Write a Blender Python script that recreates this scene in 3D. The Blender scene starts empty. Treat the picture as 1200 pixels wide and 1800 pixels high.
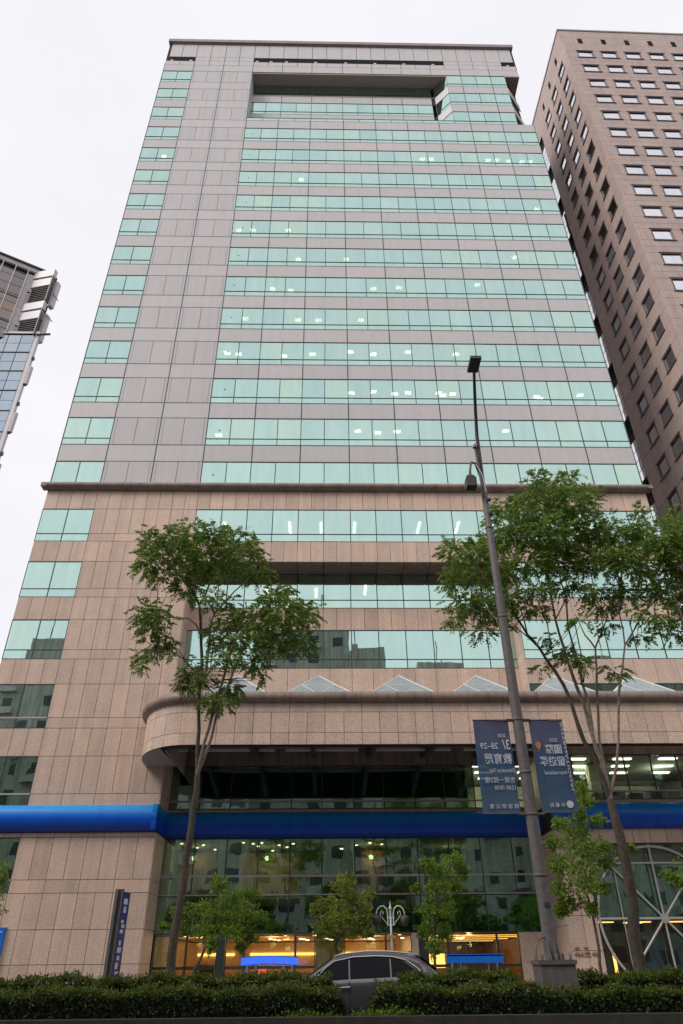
import bpy, bmesh, math, random
import numpy as np
from mathutils import Vector, Matrix, Euler

random.seed(7); RNG = np.random.default_rng(11)
scene = bpy.context.scene
COL = scene.collection
R = math.radians

# ------------------------------------------------------------------ camera
cam_d = bpy.data.cameras.new('camera'); cam = bpy.data.objects.new('camera', cam_d); COL.objects.link(cam)
scene.camera = cam
CAM = Vector((18.883, -38.676, 1.45))
PITCH, YAW, ROLL, FPX = 0.580217, 0.024922, 0.0098077, 1213.7
cam_d.sensor_fit = 'VERTICAL'; cam_d.sensor_height = 36.0; cam_d.lens = 36.0*FPX/1800.0
cam_d.clip_start = 0.1; cam_d.clip_end = 3000
right = Vector((math.cos(YAW), -math.sin(YAW), 0)); f0 = Vector((math.sin(YAW), math.cos(YAW), 0))
fw = f0*math.cos(PITCH) + Vector((0, 0, math.sin(PITCH))); up = -f0*math.sin(PITCH) + Vector((0, 0, math.cos(PITCH)))
rr = right*math.cos(ROLL) - up*math.sin(ROLL); uu = right*math.sin(ROLL) + up*math.cos(ROLL)
M = Matrix.Identity(4)
for i in range(3):
    M[i][0] = rr[i]; M[i][1] = uu[i]; M[i][2] = -fw[i]; M[i][3] = CAM[i]
cam.matrix_world = M

# ------------------------------------------------------------------ sky, sun, exposure
SUN_EL, SUN_AZ = 40.0, 235.0         # azimuth clockwise from +Y (behind the camera, to the left)
world = bpy.data.worlds.new('World'); scene.world = world; world.use_nodes = True
wn = world.node_tree; wn.nodes.clear()
def wnode(t): return wn.nodes.new(t)
sky = wnode('ShaderNodeTexSky'); sky.sky_type = 'NISHITA'; sky.sun_disc = False
sky.sun_elevation = R(SUN_EL); sky.sun_rotation = R(SUN_AZ); sky.air_density = 1.0; sky.dust_density = 3.0
tc = wnode('ShaderNodeTexCoord')
mp = wnode('ShaderNodeMapping'); mp.inputs['Scale'].default_value = (1.0, 1.0, 2.2)
nz = wnode('ShaderNodeTexNoise'); nz.inputs['Scale'].default_value = 1.6; nz.inputs['Detail'].default_value = 6
cr = wnode('ShaderNodeValToRGB')
cr.color_ramp.elements[0].position = 0.3; cr.color_ramp.elements[0].color = (8.7, 8.65, 9.2, 1)
cr.color_ramp.elements[1].position = 0.7; cr.color_ramp.elements[1].color = (9.9, 9.75, 10.15, 1)
mx = wnode('ShaderNodeMix'); mx.data_type = 'RGBA'; mx.inputs['Factor'].default_value = 0.96
bg = wnode('ShaderNodeBackground'); bg.inputs['Strength'].default_value = 0.0605
wo = wnode('ShaderNodeOutputWorld')
wn.links.new(tc.outputs['Generated'], mp.inputs['Vector']); wn.links.new(mp.outputs['Vector'], nz.inputs['Vector'])
wn.links.new(nz.outputs['Fac'], cr.inputs['Fac'])
wn.links.new(sky.outputs['Color'], mx.inputs[6]); wn.links.new(cr.outputs['Color'], mx.inputs[7])
wn.links.new(mx.outputs[2], bg.inputs['Color']); wn.links.new(bg.outputs['Background'], wo.inputs['Surface'])
sd = bpy.data.lights.new('sun', 'SUN'); sd.energy = 1.5; sd.angle = R(24); sd.color = (1.0, 0.97, 0.93)
sun = bpy.data.objects.new('sun', sd); COL.objects.link(sun)
az = R(SUN_AZ); el = R(SUN_EL)
sdir = Vector((math.sin(az)*math.cos(el), math.cos(az)*math.cos(el), math.sin(el)))
sun.location = (0, -60, 120); sun.rotation_euler = sdir.to_track_quat('Z', 'Y').to_euler()
scene.view_settings.view_transform = 'Standard'; scene.view_settings.look = 'None'
scene.view_settings.exposure = 0.75; scene.view_settings.gamma = 1.0; scene.view_settings.use_curve_mapping = False
scene.cycles.max_bounces = 8; scene.cycles.transparent_max_bounces = 12

# ------------------------------------------------------------------ materials
def newmat(name):
    m = bpy.data.materials.new(name); m.use_nodes = True
    nt = m.node_tree; nt.nodes.clear()
    o = nt.nodes.new('ShaderNodeOutputMaterial')
    return m, nt, o
def ln(nt, a, b): nt.links.new(a, b)
def rnd_value(nt):
    """0..1 per object and per loose piece"""
    oi = nt.nodes.new('ShaderNodeObjectInfo'); ge = nt.nodes.new('ShaderNodeNewGeometry')
    a = nt.nodes.new('ShaderNodeMath'); a.operation = 'ADD'; ln(nt, oi.outputs['Random'], a.inputs[0]); ln(nt, ge.outputs['Random Per Island'], a.inputs[1])
    f = nt.nodes.new('ShaderNodeMath'); f.operation = 'FRACT'; ln(nt, a.outputs[0], f.inputs[0])
    return f.outputs[0], ge
def ramp(nt, fac, stops):
    r = nt.nodes.new('ShaderNodeValToRGB'); e = r.color_ramp.elements
    while len(e) < len(stops): e.new(0.5)
    for q, (p, c) in zip(e, stops): q.position = p; q.color = (*c, 1)
    ln(nt, fac, r.inputs['Fac']); return r.outputs['Color']
def noise(nt, vec, scale, detail=4, rough=0.55):
    n = nt.nodes.new('ShaderNodeTexNoise'); n.inputs['Scale'].default_value = scale; n.inputs['Detail'].default_value = detail
    n.inputs['Roughness'].default_value = rough
    if vec is not None: ln(nt, vec, n.inputs['Vector'])
    return n.outputs['Fac']
def mul(nt, a, b, fac=1.0, mode='MULTIPLY'):
    m = nt.nodes.new('ShaderNodeMix'); m.data_type = 'RGBA'; m.blend_type = mode; m.inputs['Factor'].default_value = fac
    ln(nt, a, m.inputs[6]); ln(nt, b, m.inputs[7]); return m.outputs[2]
def mapv(nt, src, scale):
    m = nt.nodes.new('ShaderNodeMapping'); m.inputs['Scale'].default_value = scale; ln(nt, src, m.inputs['Vector']); return m.outputs[0]
def sc(c, k): return tuple(x*k for x in c)

def stone(name, col, var=0.14, grain=26, rough=0.6, streak=0.25, hue=(1.04, 0.98, 0.93), spec=0.3, graindepth=0.2, bump=0.15, cloud=.10):
    m, nt, o = newmat(name)
    p = nt.nodes.new('ShaderNodeBsdfPrincipled')
    r, ge = rnd_value(nt)
    pos = ge.outputs['Position']
    base = ramp(nt, r, [(0, sc(col, 1-var)), (0.35, sc(col, 1-var*0.2)), (0.7, col), (1, tuple(a*b*(1+var*0.6) for a, b in zip(col, hue)))])
    g = noise(nt, pos, grain, 2, 0.7)
    gc = ramp(nt, g, [(0.3, (1-graindepth,)*3), (0.5, (1, 1, 1)), (0.72, (1+graindepth*0.8,)*3)])
    base = mul(nt, base, gc)
    big = noise(nt, pos, 1.3, 5, 0.6)
    base = mul(nt, base, ramp(nt, big, [(0.3, (1-cloud,)*3), (0.6, (1+cloud*.25,)*3)]))
    st = noise(nt, mapv(nt, pos, (2.2, 2.2, 0.09)), 1.0, 5, 0.65)
    sct = ramp(nt, st, [(0.38, (1-streak,)*3), (0.56, (1, 1, 1))])
    base = mul(nt, base, sct)
    ln(nt, base, p.inputs['Base Color'])
    p.inputs['Roughness'].default_value = rough; p.inputs['Specular IOR Level'].default_value = spec
    if bump:
        b = nt.nodes.new('ShaderNodeBump'); b.inputs['Strength'].default_value = bump; b.inputs['Distance'].default_value = 0.01
        ln(nt, g, b.inputs['Height']); ln(nt, b.outputs[0], p.inputs['Normal'])
    ln(nt, p.outputs[0], o.inputs[0]); return m

def plain(name, col, rough=0.5, metal=0.0, spec=0.5, coat=0.0, var=0.08, nscale=6, bump=0.0):
    m, nt, o = newmat(name)
    p = nt.nodes.new('ShaderNodeBsdfPrincipled')
    r, ge = rnd_value(nt)
    n = noise(nt, ge.outputs['Position'], nscale, 5, 0.6)
    base = ramp(nt, n, [(0.3, sc(col, 1-var)), (0.7, sc(col, 1+var))])
    ln(nt, base, p.inputs['Base Color'])
    rr_ = nt.nodes.new('ShaderNodeMapRange'); ln(nt, n, rr_.inputs[0]); rr_.inputs[3].default_value = max(0.02, rough-0.06); rr_.inputs[4].default_value = min(1, rough+0.08)
    ln(nt, rr_.outputs[0], p.inputs['Roughness'])
    p.inputs['Metallic'].default_value = metal; p.inputs['Specular IOR Level'].default_value = spec
    p.inputs['Coat Weight'].default_value = coat; p.inputs['Coat Roughness'].default_value = 0.05
    if bump:
        b = nt.nodes.new('ShaderNodeBump'); b.inputs['Strength'].default_value = bump; b.inputs['Distance'].default_value = 0.02
        ln(nt, n, b.inputs['Height']); ln(nt, b.outputs[0], p.inputs['Normal'])
    ln(nt, p.outputs[0], o.inputs[0]); return m

def emit(name, col, s, edge=None):
    m, nt, o = newmat(name)
    e = nt.nodes.new('ShaderNodeEmission'); e.inputs['Color'].default_value = (*col, 1); e.inputs['Strength'].default_value = s
    ln(nt, e.outputs[0], o.inputs[0]); return m

def glass(name, refl, thru, fac, var=0.05, wave=0.0, rough=0.01, wscale=0.8, facvar=0.0):
    """coated facade glass: a tinted mirror that lets part of the light through"""
    m, nt, o = newmat(name)
    r, ge = rnd_value(nt)
    g = nt.nodes.new('ShaderNodeBsdfGlossy'); g.inputs['Roughness'].default_value = rough
    base = ramp(nt, r, [(0, (refl[0]*(1-1.6*var), refl[1]*(1-var), refl[2]*(1-.5*var))), (0.25, sc(refl, 1-.3*var)), (0.6, refl), (0.85, sc(refl, 1+.5*var)), (1, (refl[0]*(1+var*1.6), refl[1]*(1+var*0.5), refl[2]*(1-var*0.8)))])
    dirt = noise(nt, mapv(nt, ge.outputs['Position'], (1.5, 1.5, 0.25)), 1.0, 5, 0.6)
    base = mul(nt, base, ramp(nt, dirt, [(0.3, (0.93, 0.94, 0.94)), (0.65, (1.02, 1.02, 1.02))]))
    ln(nt, base, g.inputs['Color'])
    t = nt.nodes.new('ShaderNodeBsdfTransparent'); t.inputs['Color'].default_value = (*thru, 1)
    lw = nt.nodes.new('ShaderNodeLayerWeight'); lw.inputs['Blend'].default_value = 0.25
    mr = nt.nodes.new('ShaderNodeMapRange'); mr.inputs[3].default_value = fac; mr.inputs[4].default_value = min(1, fac+0.12)
    ln(nt, lw.outputs['Fresnel'], mr.inputs[0])
    mxs = nt.nodes.new('ShaderNodeMixShader'); ln(nt, mr.outputs[0], mxs.inputs[0]); ln(nt, t.outputs[0], mxs.inputs[1]); ln(nt, g.outputs[0], mxs.inputs[2])
    if wave:
        w = noise(nt, mapv(nt, ge.outputs['Position'], (1, 1, 0.6)), wscale, 2, 0.4)
        b = nt.nodes.new('ShaderNodeBump'); b.inputs['Strength'].default_value = 1.0; b.inputs['Distance'].default_value = wave
        ln(nt, w, b.inputs['Height']); ln(nt, b.outputs[0], g.inputs['Normal'])
    ln(nt, mxs.outputs[0], o.inputs[0]); return m

def leafmat(name, dark, light, trans=0.35):
    m, nt, o = newmat(name)
    ge = nt.nodes.new('ShaderNodeNewGeometry')
    n = noise(nt, ge.outputs['Position'], 2.2, 3, 0.6)
    a = nt.nodes.new('ShaderNodeMath'); a.operation = 'MULTIPLY_ADD'; ln(nt, ge.outputs['Random Per Island'], a.inputs[0]); a.inputs[1].default_value = 0.6
    b = nt.nodes.new('ShaderNodeMath'); b.operation = 'MULTIPLY'; ln(nt, n, b.inputs[0]); b.inputs[1].default_value = 0.55
    ln(nt, b.outputs[0], a.inputs[2])
    c = ramp(nt, a.outputs[0], [(0.1, dark), (0.55, tuple((x+y)/2 for x, y in zip(dark, light))), (0.95, light)])
    d = nt.nodes.new('ShaderNodeBsdfPrincipled'); ln(nt, c, d.inputs['Base Color']); d.inputs['Roughness'].default_value = 0.45
    d.inputs['Specular IOR Level'].default_value = 0.35
    t = nt.nodes.new('ShaderNodeBsdfTranslucent'); tc_ = mul(nt, c, c, 0.0); ln(nt, tc_, t.inputs['Color'])
    mxs = nt.nodes.new('ShaderNodeMixShader'); mxs.inputs[0].default_value = trans
    ln(nt, d.outputs[0], mxs.inputs[1]); ln(nt, t.outputs[0], mxs.inputs[2]); ln(nt, mxs.outputs[0], o.inputs[0])
    return m

MAT = {}
MAT['granite'] = stone('pink_granite', (0.66, 0.485, 0.388), var=0.12, grain=11, graindepth=0.19, streak=0.12, hue=(1.01, 0.975, 0.945), cloud=.09)
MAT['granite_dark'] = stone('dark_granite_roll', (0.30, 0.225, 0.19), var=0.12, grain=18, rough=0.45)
MAT['tower_panel'] = stone('tower_grey_panel', (0.545, 0.512, 0.508), var=0.03, grain=9, streak=0.05, graindepth=0.05, rough=0.5, hue=(1.03, 0.99, 1.0), bump=0.03, cloud=.03)
MAT['tower_panel_warm'] = stone('tower_mauve_panel', (0.53, 0.492, 0.492), var=0.03, grain=9, streak=0.06, graindepth=0.05, rough=0.5, hue=(1.02, 0.99, 1.0), bump=0.03, cloud=.03)
MAT['crown_dark'] = stone('crown_capping', (0.30, 0.26, 0.26), var=0.05, grain=9, streak=0.1, graindepth=0.05, bump=0)
MAT['joint'] = plain('joint_shadow_gap', (0.055, 0.045, 0.043), rough=0.9, spec=0.1)
MAT['soffit'] = plain('soffit_panel', (0.36, 0.29, 0.26), rough=0.6, spec=0.2)
MAT['mullion'] = plain('bronze_mullion', (0.045, 0.06, 0.06), rough=0.4, spec=0.4)
MAT['mullion_light'] = plain('aluminium_mullion', (0.50, 0.46, 0.45), rough=0.35, metal=0.3)
MAT['trim_brown'] = plain('anodised_trim', (0.17, 0.12, 0.115), rough=0.5)
MAT['glass'] = glass('mint_reflective_glass', (0.635, 0.86, 0.785), (0.75, 0.80, 0.70), 0.77, var=0.045, wave=0.0025)
MAT['glass_low'] = glass('green_reflective_glass', (0.54, 0.78, 0.70), (0.55, 0.66, 0.54), 0.44, var=0.05, wave=0.012, wscale=0.55)
MAT['glass_clear'] = glass('green_clear_glass', (0.55, 0.72, 0.65), (0.80, 0.82, 0.72), 0.14, var=0.04, wave=0.01, wscale=0.5)
MAT['glass_white'] = glass('silver_glass', (0.93, 0.93, 0.97), (0.4, 0.42, 0.45), 0.80, var=0.04, wave=0.003)
MAT['glass_blue'] = glass('pale_blue_glass', (0.66, 0.76, 0.86), (0.3, 0.33, 0.38), 0.62, var=0.07, wave=0.004)
MAT['sky_glass'] = plain('skylight_frosted_glass', (0.33, 0.38, 0.38), rough=0.22, spec=0.6, var=0.12, nscale=2)
MAT['slab'] = plain('interior_slab', (0.22, 0.24, 0.23), rough=0.9, spec=0.1)
MAT['interior'] = plain('interior_wall', (0.25, 0.27, 0.25), rough=0.9, spec=0.1)
MAT['warm_wall'] = plain('lobby_wall', (0.60, 0.42, 0.24), rough=0.6)
MAT['wood'] = plain('lobby_wood', (0.28, 0.13, 0.05), rough=0.4)
MAT['office_wall'] = plain('office_wall', (0.60, 0.60, 0.46), rough=0.8)
MAT['warm_light'] = emit('warm_cove_light', (1.0, 0.52, 0.14), 2.4)
MAT['down_light'] = emit('downlight', (1.0, 0.78, 0.50), 12)
MAT['tube'] = emit('office_tube', (1.0, 0.96, 0.80), 11)
MAT['panel_light'] = emit('office_panel_light', (1.0, 0.97, 0.84), 4.0)
MAT['blue'] = plain('blue_enamel', (0.004, 0.15, 0.78), rough=0.3, spec=0.5, coat=0.3, var=0.01, nscale=1.5)
def blue_film():
    m, nt, o = newmat('blue_sign_film')
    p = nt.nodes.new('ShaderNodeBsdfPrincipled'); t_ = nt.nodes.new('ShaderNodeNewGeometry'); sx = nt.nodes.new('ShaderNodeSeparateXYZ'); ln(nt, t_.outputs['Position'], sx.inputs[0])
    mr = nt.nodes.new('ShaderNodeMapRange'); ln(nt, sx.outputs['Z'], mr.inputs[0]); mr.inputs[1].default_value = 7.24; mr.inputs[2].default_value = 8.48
    c = ramp(nt, mr.outputs[0], [(0.0, (0.003, 0.05, 0.42)), (0.45, (0.004, 0.11, 0.62)), (0.95, (0.01, 0.33, 0.80))])   # the band runs from royal blue below to cyan above
    d = noise(nt, mapv(nt, t_.outputs['Position'], (1.5, 1.5, .4)), 1.2, 5, .6)
    ln(nt, mul(nt, c, ramp(nt, d, [(.3, (.86, .88, .9)), (.6, (1.02, 1.02, 1.02))])), p.inputs['Base Color']); p.inputs['Roughness'].default_value = .32; p.inputs['Specular IOR Level'].default_value = .4
    ln(nt, p.outputs[0], o.inputs[0]); return m
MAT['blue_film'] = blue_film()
MAT['blue_sign'] = plain('blue_sign_face', (0.01, 0.16, 0.60), rough=0.35, var=0.04)
MAT['blue_lit'] = emit('blue_lightbox', (0.045, 0.15, 1.0), 0.75)
MAT['white_paint'] = plain('white_paint', (0.75, 0.74, 0.74), rough=0.4)
MAT['steel'] = plain('galvanised_steel', (0.15, 0.135, 0.13), rough=0.6, metal=0.1, var=0.25, nscale=9)
MAT['steel_dark'] = plain('dark_steel', (0.07, 0.062, 0.06), rough=0.5, metal=0.2)
MAT['lamp_dark'] = plain('lamp_housing', (0.085, 0.075, 0.065), rough=0.6)
MAT['brown_stone'] = stone('brown_granite', (0.47, 0.36, 0.325), var=0.06, grain=10, streak=0.10, graindepth=0.12)
MAT['brown_frame'] = plain('brown_window_frame', (0.10, 0.075, 0.07), rough=0.5)
MAT['white_louvre'] = plain('white_louvre_board', (0.92, 0.91, 0.94), rough=0.35, var=0.03)
MAT['black'] = plain('black_void', (0.012, 0.012, 0.013), rough=0.8, spec=0.1)
MAT['left_panel'] = plain('pale_cladding', (0.52, 0.48, 0.49), rough=0.45, var=0.1, nscale=0.8)
MAT['left_glass'] = glass('brown_glass', (0.30, 0.26, 0.25), (0.2, 0.18, 0.17), 0.8, var=0.12, wave=0.01)
MAT['asphalt'] = plain('asphalt', (0.05, 0.05, 0.052), rough=0.75, var=0.25, nscale=30, bump=0.3)
MAT['paving'] = stone('paving_slab', (0.26, 0.25, 0.24), var=0.1, grain=30)
MAT['concrete'] = plain('kerb_concrete', (0.045, 0.040, 0.034), rough=0.85, var=0.3, nscale=5, bump=0.3)
MAT['soil'] = plain('soil', (0.045, 0.035, 0.025), rough=0.95, var=0.3)
MAT['line'] = plain('road_paint', (0.7, 0.7, 0.68), rough=0.6, var=0.1)
MAT['bark'] = plain('bark', (0.10, 0.078, 0.058), rough=0.85, var=0.5, nscale=14, bump=0.5)
MAT['bark_pale'] = plain('pale_bark', (0.26, 0.20, 0.155), rough=0.85, var=0.4, nscale=12, bump=0.5)
MAT['leaf_big'] = leafmat('dark_green_leaflet', (0.065, 0.13, 0.018), (0.30, 0.42, 0.075))
MAT['leaf_bloom'] = leafmat('yellow_green_leaflet', (0.16, 0.19, 0.05), (0.30, 0.30, 0.11))
MAT['leaf_small'] = leafmat('fresh_green_leaf', (0.07, 0.15, 0.015), (0.30, 0.42, 0.06), 0.45)
MAT['leaf_small_yellow'] = leafmat('yellowish_leaf', (0.12, 0.16, 0.02), (0.36, 0.40, 0.07), 0.45)
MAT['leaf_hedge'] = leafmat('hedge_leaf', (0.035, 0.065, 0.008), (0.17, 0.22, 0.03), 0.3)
MAT['leaf_hedge_old_shaded'] = leafmat('old_shaded_hedge_leaf', (0.010, 0.020, 0.005), (0.055, 0.085, 0.022), 0.2)  # old leaves, with the shade of the hedge faces put into the colour
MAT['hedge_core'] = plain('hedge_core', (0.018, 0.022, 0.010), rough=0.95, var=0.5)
MAT['car_paint'] = plain('grey_car_paint', (0.165, 0.155, 0.168), rough=0.2, metal=0.65, coat=0.8, var=0.02)
MAT['car_glass'] = plain('dark_car_glass', (0.008, 0.008, 0.010), rough=0.04, spec=0.12, coat=0.0, var=0.02)
MAT['chrome'] = plain('chrome_strip', (0.8, 0.8, 0.82), rough=0.15, metal=1.0, var=0.02)
MAT['rubber'] = plain('rubber', (0.02, 0.02, 0.02), rough=0.8)
MAT['tail'] = emit('tail_light', (1.0, 0.04, 0.06), 3.0)
def banner_cloth():
    m, nt, o = newmat('blue_banner_cloth')
    g_ = nt.nodes.new('ShaderNodeNewGeometry'); sx = nt.nodes.new('ShaderNodeSeparateXYZ'); ln(nt, g_.outputs['Position'], sx.inputs[0])
    mr = nt.nodes.new('ShaderNodeMapRange'); ln(nt, sx.outputs['Z'], mr.inputs[0]); mr.inputs[1].default_value = 4.1; mr.inputs[2].default_value = 6.06
    c = ramp(nt, mr.outputs[0], [(0.0, (0.14, 0.22, 0.33)), (0.5, (0.11, 0.20, 0.33)), (1.0, (0.18, 0.185, 0.30))])   # printed ground, blue below and violet grey above
    c = mul(nt, c, ramp(nt, noise(nt, g_.outputs['Position'], 2.4, 5, .6), [(.3, (.8, .82, .86)), (.7, (1.15, 1.12, 1.1))]))
    d = nt.nodes.new('ShaderNodeBsdfDiffuse'); t_ = nt.nodes.new('ShaderNodeBsdfTranslucent'); ln(nt, c, d.inputs[0]); ln(nt, c, t_.inputs[0])
    x = nt.nodes.new('ShaderNodeMixShader'); x.inputs[0].default_value = .35; ln(nt, d.outputs[0], x.inputs[1]); ln(nt, t_.outputs[0], x.inputs[2])
    tr = nt.nodes.new('ShaderNodeBsdfTransparent'); y = nt.nodes.new('ShaderNodeMixShader'); y.inputs[0].default_value = .14; ln(nt, x.outputs[0], y.inputs[1]); ln(nt, tr.outputs[0], y.inputs[2])
    ln(nt, y.outputs[0], o.inputs[0]); return m
MAT['banner'] = banner_cloth()
MAT['added_tone_board'] = plain('added_tone_green', (0.34, 0.52, 0.42), rough=0.8, var=0.15)  # pale green standing in for the green tone of the recess glass
MAT['banner_text'] = plain('banner_white_print', (0.62, 0.65, 0.72), rough=0.7)
MAT['banner_orange'] = plain('banner_orange_print', (0.55, 0.22, 0.10), rough=0.7)
MAT['gold'] = plain('brass_numerals', (0.55, 0.36, 0.16), rough=0.3, metal=0.8)
MAT['opp_wall'] = stone('opposite_wall', (0.52, 0.50, 0.45), var=0.1, grain=4, streak=0.35)
MAT['opp_glass'] = plain('opposite_window', (0.05, 0.06, 0.07), rough=0.1)
MAT['poster'] = plain('blue_poster', (0.02, 0.10, 0.30), rough=0.4, var=0.5, nscale=3)
MAT['leaf_far'] = leafmat('plane_tree_leaf', (0.03, 0.07, 0.012), (0.11, 0.20, 0.03), 0.35)
MAT['red_screen'] = emit('red_display', (0.9, 0.12, 0.06), 1.2)
MAT['white_screen'] = emit('white_screen', (0.75, 0.9, 1.0), 2.2)

# ------------------------------------------------------------------ object helpers
WL = {}
def wloc(o): return WL.get(o.name, Vector((0, 0, 0))) if o is not None else Vector((0, 0, 0))
def link(o, parent, w):
    COL.objects.link(o); WL[o.name] = Vector(w)
    if parent is not None: o.parent = parent; o.location = Vector(w)-wloc(parent)
    else: o.location = w
    return o
def tag(o, label=None, cat=None, group=None, kind=None):
    if label: o['label'] = label
    if cat: o['category'] = cat
    if group: o['group'] = group
    if kind: o['kind'] = kind
    return o
def thing(name, loc, label, cat, group=None):
    return tag(link(bpy.data.objects.new(name, None), None, Vector(loc)), label, cat, group)

class MB:
    """collects shapes, built as one mesh object"""
    def __init__(s): s.v = []; s.f = []; s.mi = []; s.sm = []; s.cur = 0
    def add(s, vs, fs, smooth=False):
        b = len(s.v); s.v += [tuple(v) for v in vs]
        for f in fs: s.f.append([b+i for i in f]); s.mi.append(s.cur); s.sm.append(smooth)
    def box(s, x0, x1, y0, y1, z0, z1):
        s.add([(x0,y0,z0),(x1,y0,z0),(x1,y1,z0),(x0,y1,z0),(x0,y0,z1),(x1,y0,z1),(x1,y1,z1),(x0,y1,z1)],
              [(0,3,2,1),(4,5,6,7),(0,1,5,4),(1,2,6,5),(2,3,7,6),(3,0,4,7)])
        return s
    def prism(s, pts, z0, z1):
        n = len(pts)
        s.add([(x,y,z0) for x,y in pts]+[(x,y,z1) for x,y in pts],
              [tuple(range(n))[::-1], tuple(range(n,2*n))]+[(i,(i+1)%n,n+(i+1)%n,n+i) for i in range(n)])
        return s
    def tube(s, pts, rad, seg=8, cap=True, smooth=True):
        P = [Vector(p[:3]) for p in pts]; n = len(P)
        if not hasattr(rad, '__len__'): rad = [rad]*n
        vs = []; ref = None
        for i in range(n):
            d = (P[min(i+1,n-1)]-P[max(i-1,0)]).normalized()
            if ref is None: ref = Vector((0,0,1)) if abs(d.z) < 0.9 else Vector((1,0,0))
            a = d.cross(ref).normalized(); b = d.cross(a).normalized(); ref = -b if False else a.cross(d)
            for j in range(seg):
                t = 2*math.pi*j/seg
                vs.append(P[i]+(a*math.cos(t)+b*math.sin(t))*rad[i])
        fs = [(i*seg+j, i*seg+(j+1)%seg, (i+1)*seg+(j+1)%seg, (i+1)*seg+j) for i in range(n-1) for j in range(seg)]
        s.add(vs, fs, smooth)
        if cap: s.add(vs[:seg], [tuple(range(seg))]); s.add(vs[-seg:], [tuple(range(seg))[::-1]])
        return s
    def lathe(s, c, prof, seg=16):
        vs = [(c[0]+r*math.cos(2*math.pi*j/seg), c[1]+r*math.sin(2*math.pi*j/seg), c[2]+z) for z, r in prof for j in range(seg)]
        n = len(prof)
        s.add(vs, [(i*seg+j, i*seg+(j+1)%seg, (i+1)*seg+(j+1)%seg, (i+1)*seg+j) for i in range(n-1) for j in range(seg)], True)
        return s
    def sweep(s, path, prof, caps=True, smooth=True):
        """profile (list of (outward, z)) swept along an xy path; outward is to the right of travel"""
        n = len(path); m = len(prof); vs = []
        for i in range(n):
            a = Vector(path[max(i-1,0)]); b = Vector(path[min(i+1,n-1)]); d = (b-a).normalized()
            nrm = Vector((d.y, -d.x))
            k = 1.0
            for (o_, z) in prof: vs.append((path[i][0]+nrm.x*o_*k, path[i][1]+nrm.y*o_*k, z))
        fs = [(i*m+j, i*m+j+1, (i+1)*m+j+1, (i+1)*m+j) for i in range(n-1) for j in range(m-1)]
        s.add(vs, fs, smooth)
        if caps: s.add(vs[:m], [tuple(range(m))]); s.add(vs[-m:], [tuple(range(m))[::-1]])
        return s
    def build(s, name, mats, parent=None, loc=None):
        if not isinstance(mats, (list, tuple)): mats = [mats]
        A = np.array(s.v, float)
        c = (A.min(0)+A.max(0))/2 if loc is None else np.array(loc, float)
        me = bpy.data.meshes.new(name); me.from_pydata([tuple(r) for r in (A-c)], [], s.f)
        for m in mats: me.materials.append(MAT[m] if isinstance(m, str) else m)
        me.polygons.foreach_set('material_index', s.mi); me.polygons.foreach_set('use_smooth', s.sm)
        me.update()
        return link(bpy.data.objects.new(name, me), parent, Vector(c))

BOXC = {}
def unitbox(w, d, h, mat, bevel=0.0):
    key = (round(w,3), round(d,3), round(h,3), mat)
    if key in BOXC: return BOXC[key]
    me = bpy.data.meshes.new('panel_mesh')
    x, y, z = w/2, d/2, h/2; c = min(0.008, w*0.02)
    vs = [(-x,y,-z),(x,y,-z),(x,y,z),(-x,y,z),(-x,-y+c,-z),(x,-y+c,-z),(x,-y+c,z),(-x,-y+c,z),(-x+c,-y,-z+c),(x-c,-y,-z+c),(x-c,-y,z-c),(-x+c,-y,z-c)]
    fs = [(0,3,2,1)]+[(i,(i+1)%4,4+(i+1)%4,4+i) for i in range(4)]+[(4+i,4+(i+1)%4,8+(i+1)%4,8+i) for i in range(4)]+[(8,9,10,11)]
    me.from_pydata(vs, [], fs); me.materials.append(MAT[mat]); me.update()
    BOXC[key] = me; return me

PIECES = {}
def piece(parent, name, x0, x1, y0, y1, z0, z1, mat, ang=0.0, pivot=None):
    """one slab; ang turns it about the vertical through pivot. Kept until flush()."""
    w, d, h = x1-x0, y1-y0, z1-z0
    c = Vector(((x0+x1)/2, (y0+y1)/2, (z0+z1)/2))
    if ang:
        p = Vector((*pivot, 0)); q = c-p; ca, sa = math.cos(ang), math.sin(ang)
        c = Vector((p.x+q.x*ca-q.y*sa, p.y+q.x*sa+q.y*ca, c.z))
    PIECES.setdefault((parent.name, name), []).append((w*h/(c-CAM).length_squared, parent, w, d, h, c, mat, ang))
def flush(limit=300):
    for (pn, name), L in PIECES.items():
        L.sort(key=lambda t: -t[0])
        for (_, par, w, d, h, c, mat, ang) in L[:limit]:
            o = bpy.data.objects.new(name, unitbox(w, d, h, mat)); link(o, par, c); o.rotation_euler = (0, 0, ang)
        rest = L[limit:]
        by = {}
        if rest:
            mb = MB(); mats = []
            for (_, par, w, d, h, c, mat, ang) in rest:
                if mat not in mats: mats.append(mat)
                mb.cur = mats.index(mat)
                me = unitbox(w, d, h, mat); rot = Matrix.Rotation(ang, 3, 'Z')
                mb.add([rot @ v.co + c for v in me.vertices], [tuple(p.vertices) for p in me.polygons])
            o = mb.build(name, mats, L[0][1]); o['kind'] = 'stuff'
    PIECES.clear()

def ground(name, x0, x1, y0, y1, z, mat, th=0.05):
    return tag(MB().box(x0, x1, y0, y1, z-th, z).build(name, mat), kind='structure')

def multi(name, mat, parent, *boxes):
    for b in boxes: MB().box(*b).build(name, mat, parent)
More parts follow.
